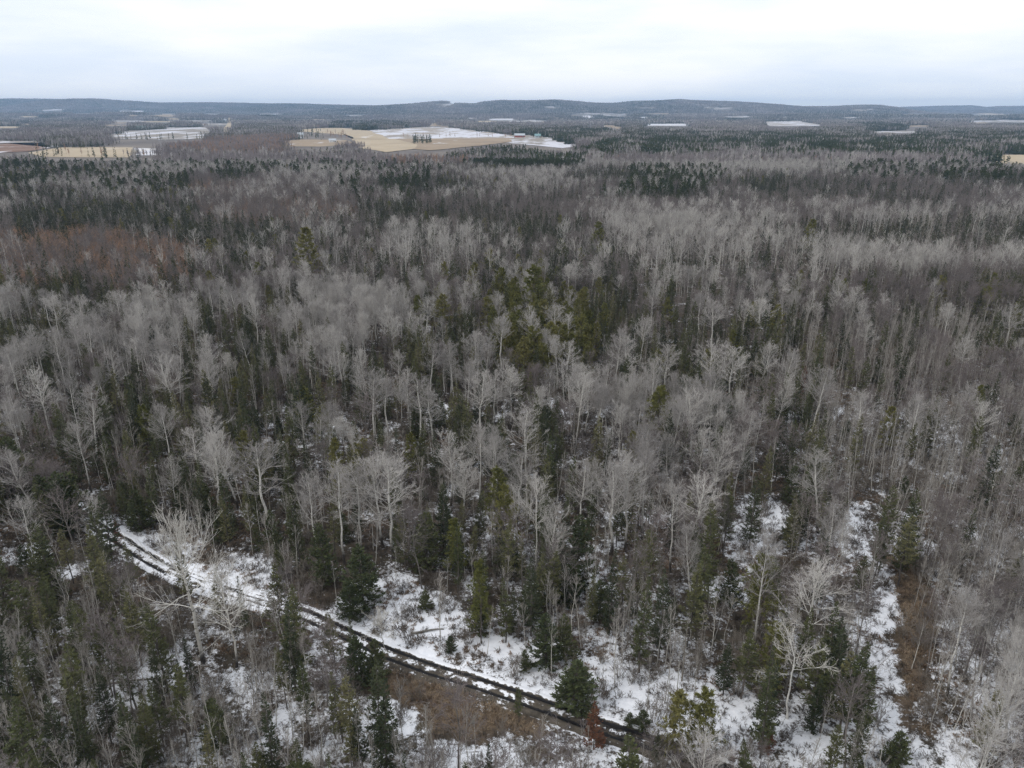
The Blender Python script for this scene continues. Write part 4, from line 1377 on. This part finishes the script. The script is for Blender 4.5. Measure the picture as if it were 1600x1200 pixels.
def far_items(d0, d1, step, sxy, sz, seed):
    r = np.random.default_rng(seed)
    out = []
    for y in np.arange(d0, d1, step):
        half = 0.695 * y * 1.14 + 60
        xs = np.arange(-half, half, step)
        out.append(np.stack([xs, np.full(len(xs), y)], 1))
    p = np.concatenate(out)
    p += r.uniform(-0.5, 0.5, p.shape) * step * 0.5
    x, y = p[:, 0], p[:, 1]
    z = terrain(x, y)
    cx, cy, _ = project(x, y, z + 11)
    skip = np.zeros(len(x), bool)
    for hh in (0, 3.5, 7, 10.5, 14, 17):
        qx, qy, _ = project(x, y, z + hh)
        qx = qx + (fbm(x, y, 90, 2, 51) - 0.5) * np.where(y < 2600, 34, 12)
        qy = qy + (fbm(x, y, 90, 2, 53) - 0.5) * np.where(y < 2600, 3.0, 1.0)
        skip |= in_any(FIELD_PX, qx, qy) | inside(ROAD_PX, qx, qy)
    cx = cx + (fbm(x, y, 160, 3, 31) - 0.5) * 40
    cy = cy + (fbm(x, y, 160, 3, 37) - 0.5) * 5
    pine_m = in_any(PINE_FAR, cx, cy)
    red_m = in_any(RED_FAR, cx, cy)
    n1 = fbm(x, y, 260 if y[0] < 3000 else 700, 3, 3)
    n2 = fbm(x, y, 150 if y[0] < 3000 else 500, 3, 13)
    res = []
    for i in np.nonzero(~skip)[0]:
        if pine_m[i]:
            s = r.choice([5, 3, 0, 2], p=[.62, .2, .1, .08])
        elif red_m[i]:
            s = 6
        elif n1[i] > 0.585:
            s = 4 if r.random() < 0.6 else 3
        elif n1[i] > 0.525:
            s = 3
        else:
            s = 2 if n2[i] > 0.58 else (1 if n2[i] < 0.46 else 0)
        k = r.uniform(0.85, 1.15)
        res.append((x[i], y[i], z[i] - 0.3, 0, 0, r.integers(0, 4) * math.pi / 2 + r.uniform(-.2, .2), sxy * k, sxy * k, sz * k, s))
    return res


def farm_trees():
    r = np.random.default_rng(55)
    out = []
    for poly, n, pat in (([(452, 206), (500, 204), (512, 207), (508, 219), (500, 221), (455, 217)], 26, (7, 8)), ([(508, 209), (546, 210), (548, 221), (512, 220)], 22, (9,)),
                         ([(646, 219), (674, 219), (674, 225.5), (646, 225.5)], 30, (7,)), ([(165, 217.5), (335, 217), (335, 219), (165, 219)], 26, (7, 8)), ([(620, 216), (800, 216), (800, 216.8), (620, 217)], 16, (9,)),
                         ([(230, 201), (255, 200), (255, 203), (232, 203.5)], 8, (7,)), ([(800, 214), (880, 214), (880, 216), (800, 216)], 14, (7, 8)), ([(50, 239), (200, 245), (200, 248), (50, 244)], 30, (7, 8, 9))):
        p = np.array(poly)
        k = 0
        while k < n:
            q = r.uniform(p.min(0), p.max(0))
            if not inside(p, q[:1], q[1:])[0]:
                continue
            k += 1
            x, y = ground_at(q[0], q[1])
            s = r.uniform(0.75, 1.25)
            out.append((x, y, 0.0, 0, 0, r.uniform(0, 6.28), s, s, s, r.choice(pat)))
    return out


def one_tree(seed, kind):
    r = np.random.default_rng(seed)
    if kind == 'red':
        g, m = far_bare(r, 13, 0.3), 'red_twig'
    else:
        g, m = far_conifer(r, 14, 0.2 if kind == 'pine' else 0.15, kind == 'pine'), 'farpine' if kind == 'pine' else 'spruce'
    return quad_mesh('far_tree', g[0], g[1], [M[m]])


STANDS += [one_tree(1, 'pine'), one_tree(2, 'spruce'), one_tree(3, 'red')]
fi = far_items(835, 3400, 29, 1.0, 1.0, 31)
fi2 = far_items(3400, 13000, 66, 2.4, 1.25, 32)
scatter('far_woods', 'far-off leafless woods and conifer stands across the plain and hills', STANDS, fi + fi2 + farm_trees())

# ------------------------------------------------------------------ undergrowth, dead grass, bracken
def tuft(seed, n, h, w, lean):
    r = np.random.default_rng(seed)
    az = r.uniform(0, 6.28, n)
    inc = r.uniform(0.1, lean, n)
    d = np.stack([np.sin(inc) * np.cos(az), np.sin(inc) * np.sin(az), np.cos(inc)], 1)
    b = np.stack([r.normal(size=n) * 0.18, r.normal(size=n) * 0.18, 0 * az], 1)
    return kites(b, d, norm(r.normal(size=(n, 3))), h * r.uniform(0.6, 1.2, n), np.full(n, w))


GRASS = [quad_mesh('tuft', *tuft(i, 26, 0.75, 0.05, 1.35), [M['drygrass']]) for i in range(3)] + [quad_mesh('tuft', *tuft(10 + i, 20, 0.7, 0.10, 1.45), [M['bracken']]) for i in range(2)]
TWIGS = [quad_mesh('twigs', *shrub(900 + i, 0.9, 8, 5, 3, 1.1, twig=0.012), [M['litter_twig']]) for i in range(4)]
items, titems = [], []
r = np.random.default_rng(77)
n = 100000
yy = 40 + (190 - 40) * np.sqrt(r.random(n))
xx = r.uniform(-1, 1, n) * (0.695 * (yy * CP + 21) * 1.08 + 5)
bm = np.zeros(n, bool)
for w in BROWN_W:
    bm |= inside(w, xx, yy)
td = track_dent(xx, yy)
cm = in_any(SNOW_W, xx, yy)
zz = terrain(xx, yy)
pn = fbm(xx, yy, 8, 2, 21)
for i in range(n):
    if td[i] < 2.0:
        continue
    if bm[i] and r.random() < 0.4:
        items.append((xx[i], yy[i], zz[i], 0, 0, r.uniform(0, 6.28), 1, 1, r.uniform(.6, 1.1), r.integers(0, 4)))
    elif pn[i] > 0.60 and r.random() < (0.3 if cm[i] else 0.5):
        items.append((xx[i], yy[i], zz[i], 0, 0, r.uniform(0, 6.28), .9, .9, r.uniform(.4, .9), 3 + r.integers(0, 2)))
    elif r.random() < (0.55 if cm[i] else 0.40):
        s = r.uniform(0.6, 1.6)
        titems.append((xx[i], yy[i], zz[i], r.uniform(-.3, .3), r.uniform(-.3, .3), r.uniform(0, 6.28), s, s, s * r.uniform(.6, 1.1), r.integers(0, 4)))
# extra cover on the dry patches
for w in BROWN_W:
    lo, hi = w.min(0), w.max(0)
    m = int(np.prod(hi - lo) * 3.0)
    q = r.uniform(lo, hi, (m, 2))
    q = q[inside(w, q[:, 0], q[:, 1])]
    q = q[track_dent(q[:, 0], q[:, 1]) > 2.2]
    dq = seg_dist(np.concatenate([w, w[:1]]), q[:, 0], q[:, 1])
    q = q[r.random(len(q)) < 0.15 + 0.85 * sstep(0.0, 1.8, dq)]
    for x, y in q:
        items.append((x, y, float(terrain(np.array([x]), np.array([y]))[0]), 0, 0, r.uniform(0, 6.28), 1, 1, r.uniform(.5, 1.0), r.integers(0, 5)))
scatter('grass', 'tawny dead grass and bracken lying on the forest floor', GRASS, items)
scatter('undergrowth', 'low tangle of dead twigs poking through the snow', TWIGS, titems)

# ------------------------------------------------------------------ single trees
LOOK = dict(aspen_tree=('aspen', 'aspen', 'pale leafless'), maple_tree=('maple', 'maple', 'grey-brown leafless'), young_aspen=('sapling', 'sapling', 'thin pale leafless'), spruce_tree=('spruce', 'spruce', 'dark narrow'),
            fir_tree=('fir', 'fir', 'dark broad-skirted'), pine_tree=('pine', 'pine', 'olive green'), alder_shrub=('alder shrub', 'shrub', 'tangled grey-brown'), dead_spruce=('dead spruce', 'spruce', 'grey bare-twigged'))
GROUP = dict(aspen_tree='tall leafless aspens of the middle woods', maple_tree='leafless maples between the aspens', young_aspen='thin leafless saplings', spruce_tree='dark spruces among the bare trees',
             fir_tree='young firs under the bare trees', pine_tree='olive green pines', alder_shrub='alder shrubs on the forest floor', dead_spruce='grey dead spruces')
MARKS = [(317, 900, 'the silver cottonwood'), (931, 1120, 'the rust-red spruce'), (1418, 970, 'the brown grass strip'), (1085, 1110, 'the olive pine pair'), (901, 1070, 'the round fir by the track'),
         (605, 980, 'the white track-side shrub tree'), (1236, 1060, 'the bleached crooked tree'), (1325, 1040, 'the dark spruce clump'), (1190, 830, 'the narrow snow clearing'), (700, 1090, 'the brown bracken slope'),
         (120, 785, 'the far end of the track'), (40, 950, 'the pair of lower-corner spruces'), (604, 790, 'the wide-armed pale tree'), (400, 740, 'the broadest pale crown'), (683, 645, 'the white snow hollow'),
         (840, 500, 'the olive pine grove'), (463, 640, 'the tall dark spruce'), (180, 500, 'the first aspen row'), (480, 385, 'the giant pine'), (180, 430, 'the dark spruce belt'), (1000, 560, 'the fan-crowned aspen'),
         (1303, 740, 'the lone pale aspen'), (1258, 595, 'the little orange spruce'), (1480, 600, 'the sapling thicket'), (1150, 560, 'the bright aspen pair'), (660, 960, 'the snowy bank'),
         (840, 920, 'the dark fir bank'), (1270, 370, 'the lone upper pine'), (1340, 830, 'the snowy trail end'), (300, 1120, 'the bottom brush'), (540, 1130, 'the lower snow gap'), (1540, 1130, 'the corner spruce')]
ORD = ['nearest', 'second', 'third', 'fourth', 'fifth', 'sixth', 'seventh', 'eighth', 'ninth', 'tenth', 'eleventh', 'twelfth', 'thirteenth', 'fourteenth', 'fifteenth', 'sixteenth', 'seventeenth', 'eighteenth', 'nineteenth',
       'twentieth']
for _t, _n in (('twenty', 'thirtieth'), ('thirty', 'fortieth'), ('forty', 'fiftieth'), ('fifty', 'sixtieth'), ('sixty', 'seventieth'), ('seventy', 'eightieth')):
    ORD += ['%s-%s' % (_t, q) for q in ('first', 'second', 'third', 'fourth', 'fifth', 'sixth', 'seventh', 'eighth', 'ninth')] + [_n]
cells = {}
for d in singles:
    mx, my = d['px'], d['py'] * 0.6 + d['by'] * 0.4
    best = min(MARKS, key=lambda m: math.hypot(m[0] - mx, (m[1] - my) * 1.3))
    dx, dy = mx - best[0], (my - best[1]) * 1.3
    sec = ('right of' if dx > 0 else 'left of') if abs(dx) > abs(dy) else ('in front of' if dy > 0 else 'behind')
    d['cell'] = (d['kind'], best[2], sec)
    d['dist'] = math.hypot(dx, dy)
    cells.setdefault(d['cell'], []).append(d)
for c, g in cells.items():
    g.sort(key=lambda d: d['dist'])
    for i, d in enumerate(g):
        noun, _, look = LOOK[d['kind']]
        lo, hi = H_RANGE[d['kind']]
        f = (d['h'] - lo) / (hi - lo)
        sz = 'tall' if f > 0.66 else ('short' if f < 0.33 else 'medium-sized')
        if d['kind'] == 'alder_shrub':
            sz = {'tall': 'big', 'short': 'low', 'medium-sized': 'medium-sized'}[sz]
        o = ORD[min(i, len(ORD) - 1)]
        d['label'] = '%s %s %s, %s %s %s' % (sz, look, noun, o if i == 0 else o + ' nearest', c[2], c[1])


def plant(name, d, label, cat, group, pattern=None):
    p = pattern or PROTO[d['kind']][d['pid'] % len(PROTO[d['kind']])]
    s = d['h'] / p['h']
    if p['trunk'] is None:
        o = bpy.data.objects.new(name, p['whole'])
    else:
        o = bpy.data.objects.new(name, None)
        o.empty_display_size = 0.5
    COL.objects.link(o)
    o.location = (d['x'], d['y'], d['z'] - 0.05)
    o.rotation_euler = (d['tx'], d['ty'], d['rot'])
    o.scale = (s * d['w'], s * d['w'], s)
    tag(o, label, cat, group)
    if p['trunk'] is not None:
        for part in ('trunk', 'crown'):
            c = bpy.data.objects.new(part, p[part])
            COL.objects.link(c)
            c.parent = o
    return o


for d in singles:
    plant(d['kind'], d, d['label'], LOOK[d['kind']][1], GROUP[d['kind']])


def one(kind, px, py, h, pattern, label, cat, w=1.0, rot=0.0, tx=0.0, ty=0.0, base=False):
    x, y = ground_at(px, py, 0.0 if base else h)
    z = float(terrain(np.array([x]), np.array([y]))[0])
    return plant(kind, dict(x=float(x), y=float(y), z=z, h=h, rot=rot, tx=tx, ty=ty, w=w, pid=0, kind=kind), label, cat, None, pattern)


def pattern_of(kind, geo, h, bark, crown):
    s = {}
    register(s, kind, geo, h, bark, crown, 0.2)
    return s[kind][0]


cw = pattern_of('cottonwood_tree', bare_tree(951, 19, 0.40, 0.29, n1=24, per2=9, per3=5, per4=1, rt=0.0115, low_ang=82, top_ang=8, up=0.12, droop=0.16, wob=0.04, jit=0.13, twig=0.012, lean=0.0), 19, M['cotton_bark'], M['cotton_twig'])
one('cottonwood_tree', 318, 1036, 20.5, cw, 'big silver-barked cottonwood with drooping lower limbs below the track bend', 'cottonwood', rot=0.8, tx=0.0, ty=-0.02, base=True)
cw2 = pattern_of('cottonwood_tree', bare_tree(957, 15, 0.42, 0.32, n1=22, per2=8, per3=5, per4=2, rt=0.0105, low_ang=78, top_ang=25, up=0.06, droop=0.10, wob=0.10, jit=0.2, twig=0.0105, lean=0.0), 15, M['cotton_bark'], M['cotton_twig'])
one('cottonwood_tree', 370, 1042, 14.0, cw2, 'smaller pale cottonwood standing beside the big silver cottonwood', 'cottonwood', rot=2.0, base=True)
oak = pattern_of('oak_tree', bare_tree(961, 15, 0.25, 0.36, n1=24, per2=9, per3=5, per4=2, rt=0.012, low_ang=88, top_ang=20, up=0.09, droop=0.08, wob=0.10, jit=0.2, twig=0.0105), 15, M['aspen_bark'], M['aspen_twig'])
one('oak_tree', 598, 855, 15, oak, 'wide-armed pale leafless tree with horizontal lower limbs above the snowy bank', 'tree', w=1.15, rot=1.1, base=True)
gn = pattern_of('crooked_tree', bare_tree(971, 11, 0.50, 0.34, n1=13, per2=7, per3=5, per4=2, rt=0.0105, low_ang=72, top_ang=30, up=0.06, wob=0.16, jit=0.24, twig=0.012, lean=0.04), 11, M['gnarl_bark'], M['cotton_twig'])
one('crooked_tree', 1230, 1122, 11.5, gn, 'bleached crooked tree with white twisted limbs before the dark spruce clump', 'tree', rot=1.4, base=True)
wt = pattern_of('birch_tree', bare_tree(981, 5, 0.15, 0.42, n1=22, per2=7, per3=4, per4=1, rt=0.010, low_ang=80, top_ang=30, up=0.03, wob=0.10, jit=0.22, twig=0.011), 5, M['pole_bark'], M['cotton_twig'])
one('birch_tree', 602, 1016, 5.5, wt, 'small white spreading birch overhanging the far side of the track', 'birch', rot=0.4, base=True)
rs = pattern_of('rusty_spruce', conifer(991, 7, 0.19, 0.10, nb=130, dens=24, size=0.30, gap=0.08), 7, M['spruce_bark'], M['rust'])
one('rusty_spruce', 931, 1097, 6.0, rs, 'rust-red dying spruce in front of the wet track', 'spruce', rot=1.0)
one('rusty_spruce', 1258, 572, 9, rs, 'little orange dying spruce poking out among grey aspens', 'spruce', rot=3.0, w=0.7)
one('rusty_spruce', 1202, 1140, 2.6, rs, 'small dark red dead spruce between the snow gaps', 'spruce', rot=3.0, w=1.7)
one('rusty_spruce', 178, 812, 4.5, rs, 'thin rust-brown spruce beside the upper track ruts', 'spruce', rot=5.0, w=0.9)

# fallen logs
LOGS = [(668, 985, 4.0, 0.15, 'grey fallen log with stubs lying on the snowy bank'), (1395, 885, 5.0, 1.9, 'fallen log across the head of the snowy trail'), (225, 1062, 8.0, 0.15, 'fallen trunk lying in the snow below the cottonwoods'),
        (1360, 995, 4.0, 2.6, 'bent bleached log beside the dark spruce clump'), (500, 1078, 6.0, 0.5, 'dark fallen log behind the lower snow gap'), (120, 760, 9.0, 0.9, 'pale bent fallen birch near the upper end of the track'),
        (870, 1010, 5.0, -0.2, 'thin fallen log on the snow above the round fir'), (760, 875, 7.0, 0.3, 'fallen grey trunk in the snowy undergrowth')]
for i, (a, b, ln, ang, lab) in enumerate(LOGS):
    x, y = ground_at(a, b, 0.2)
    rr = np.random.default_rng(1200 + i)
    s = np.linspace(-0.5, 0.5, 8)
    P = np.stack([s * ln * math.cos(ang), s * ln * math.sin(ang) + 0.15 * np.sin(s * 5 + i), 0.02 + 0.10 * np.cos(s * 4 + i) * 0.5 + 0.1 + 0 * s], 1)[None]
    R = (np.linspace(0.17, 0.07, 8) * rr.uniform(0.8, 1.2))[None]
    v, q = tubes(P, R, 7)
    root = link('fallen_log', None)
    root.location = (float(x), float(y), float(terrain(np.array([x]), np.array([y]))[0]))
    tag(root, lab, 'log', 'fallen logs')
    link('stem', quad_mesh('stem', v, q, [M['log']], smooth=True), root)
    P2, R2 = spawn(rr, P, R, 9, 0.2, 0.95, (0.6, 1.3), 0.16, 3, 0.05, 0.35, 0.014)
    link('branches', quad_mesh('branches', *tubes(P2, R2, 3), [M['log']]), root)

# ------------------------------------------------------------------ farm buildings on the plain
def box(x0, x1, y0, y1, z0, z1):
    v = [(x0, y0, z0), (x1, y0, z0), (x1, y1, z0), (x0, y1, z0), (x0, y0, z1), (x1, y0, z1), (x1, y1, z1), (x0, y1, z1)]
    f = [(0, 1, 5, 4), (1, 2, 6, 5), (2, 3, 7, 6), (3, 0, 4, 7), (4, 5, 6, 7), (3, 2, 1, 0)]
    return v, f


def pymesh(name, v, f, m):
    me = bpy.data.meshes.new(name)
    me.from_pydata(v, [], f)
    me.materials.append(m)
    return me


def house(kind, px, py, w, dep, hw, hr, wall, roof, rot, label, cat, nwin=3, door=True, chimney=False):
    x, y = ground_at(px, py)
    root = link(kind, None)
    root.location = (float(x), float(y), float(terrain(np.array([x]), np.array([y]))[0]) + 0.4)
    root.rotation_euler = (0, 0, rot)
    tag(root, label, cat)
    a, b = w / 2, dep / 2
    v = [(-a, -b, 0), (a, -b, 0), (a, b, 0), (-a, b, 0), (-a, -b, hw), (a, -b, hw), (a, b, hw), (-a, b, hw), (-a, 0, hw + hr - 0.1), (a, 0, hw + hr - 0.1)]
    f = [(0, 1, 5, 4), (2, 3, 7, 6), (1, 2, 6, 9, 5), (3, 0, 4, 8, 7)]
    link('wall', pymesh('wall', v, f, wall), root)
    e, t = 0.8, 0.35
    rv, rf = [], []
    for s in (-1, 1):
        n = len(rv)
        ob = b + e
        zo = hw - e * hr / b
        rv += [(-a - e, s * ob, zo), (a + e, s * ob, zo), (a + e, 0, hw + hr), (-a - e, 0, hw + hr), (-a - e, s * ob, zo + t), (a + e, s * ob, zo + t), (a + e, 0, hw + hr + t), (-a - e, 0, hw + hr + t)]
        rf += [tuple(n + i for i in q) for q in ((0, 1, 2, 3), (4, 5, 6, 7), (0, 1, 5, 4), (1, 2, 6, 5), (3, 0, 4, 7))]
    ro = link('roof', pymesh('roof', rv, rf, roof), root)
    if chimney:
        link('chimney', pymesh('chimney', *box(a * 0.4, a * 0.4 + 0.9, -0.5, 0.4, hw + hr * 0.7, hw + hr + 1.3), M['roofdark']), ro)
    for i in range(nwin):
        cx = -a + w * (i + 1) / (nwin + 1) + (0.0 if not door else -0.6)
        link('window', pymesh('window', *box(cx - 0.6, cx + 0.6, -b - 0.06, -b + 0.02, hw * 0.38, hw * 0.78), M['pane']), root)
    if door:
        link('door', pymesh('door', *box(a * 0.62, a * 0.62 + min(3.0, w * 0.16), -b - 0.08, -b + 0.02, 0, hw * 0.7), M['doorm']), root)
    return root


house('barn', 221.5, 203.0, 30, 16, 7, 6, M['palewall'], M['roofteal'], 0.1, 'long pale barn with teal roof at the back of the half melted field', 'barn')
house('farmhouse', 470, 216.0, 13, 11, 8, 5, M['whitewall'], M['roofgrey'], 0.2, 'white farmhouse half hidden by trees beside the golden stubble', 'house', 3, True, True)
house('shed', 520, 222.5, 14, 9, 4, 3, M['whitewall'], M['roofgrey'], 0.1, 'low white shed beside the reddish farm trees', 'shed', 2)
house('barn', 640, 199.0, 20, 12, 6, 5, M['palewall'], M['roofgrey'], 0.0, 'grey barn behind the broad snow-streaked field', 'barn')
house('barn', 812, 214.8, 26, 10, 5, 4, M['redwall'], M['roofgrey'], -0.1, 'long red shed with snowy roof above the snowy brown field', 'barn')
house('barn', 840, 215.4, 14, 9, 5, 4, M['palewall'], M['roofteal'], 0.1, 'small teal-roofed shed beside the long red shed', 'shed')
house('farmhouse', 352, 190.5, 18, 14, 9, 6, M['whitewall'], M['roofgrey'], 0.2, 'white house beside the top of the gravel road', 'house')
house('farmhouse', 343, 188.5, 20, 14, 8, 6, M['whitewall'], M['roofgrey'], -0.2, 'white house in the trees before the gravel road', 'house')
house('farmhouse', 380, 191.0, 26, 16, 8, 6, M['palewall'], M['roofgrey'], 0.0, 'pale long house past the gravel road', 'house')
house('farmhouse', 1344, 204.0, 18, 12, 6, 5, M['whitewall'], M['roofgrey'], 0.0, 'small white house above the pine belt', 'house')
house('farmhouse', 15, 176.5, 40, 24, 10, 8, M['whitewall'], M['roofgrey'], 0.1, 'white farm building on the far plain', 'house')

# ------------------------------------------------------------------ the hazy air
hv, hf = box(-15500, 15500, -200, 16100, -6, 285)
hz = bpy.data.materials.new('pale_haze')
hz.use_nodes = True
hz.cycles.volume_sampling = 'DISTANCE'
t = hz.node_tree
t.nodes.remove(t.nodes['Principled BSDF'])
pv = t.nodes.new('ShaderNodeVolumePrincipled')
pv.inputs['Color'].default_value = (0.47, 0.695, 1.0, 1)
pv.inputs['Density'].default_value = 6.8e-5
pv.inputs['Anisotropy'].default_value = 0.0
t.links.new(pv.outputs[0], t.nodes['Material Output'].inputs['Volume'])
haze = link('haze', pymesh('haze', hv, hf, hz))
tag(haze, 'thin blue winter haze over the plain', kind='stuff')
print('singles', len(singles), 'rest', len(rest), 'mid', len(mid), 'far', len(fi), len(fi2))
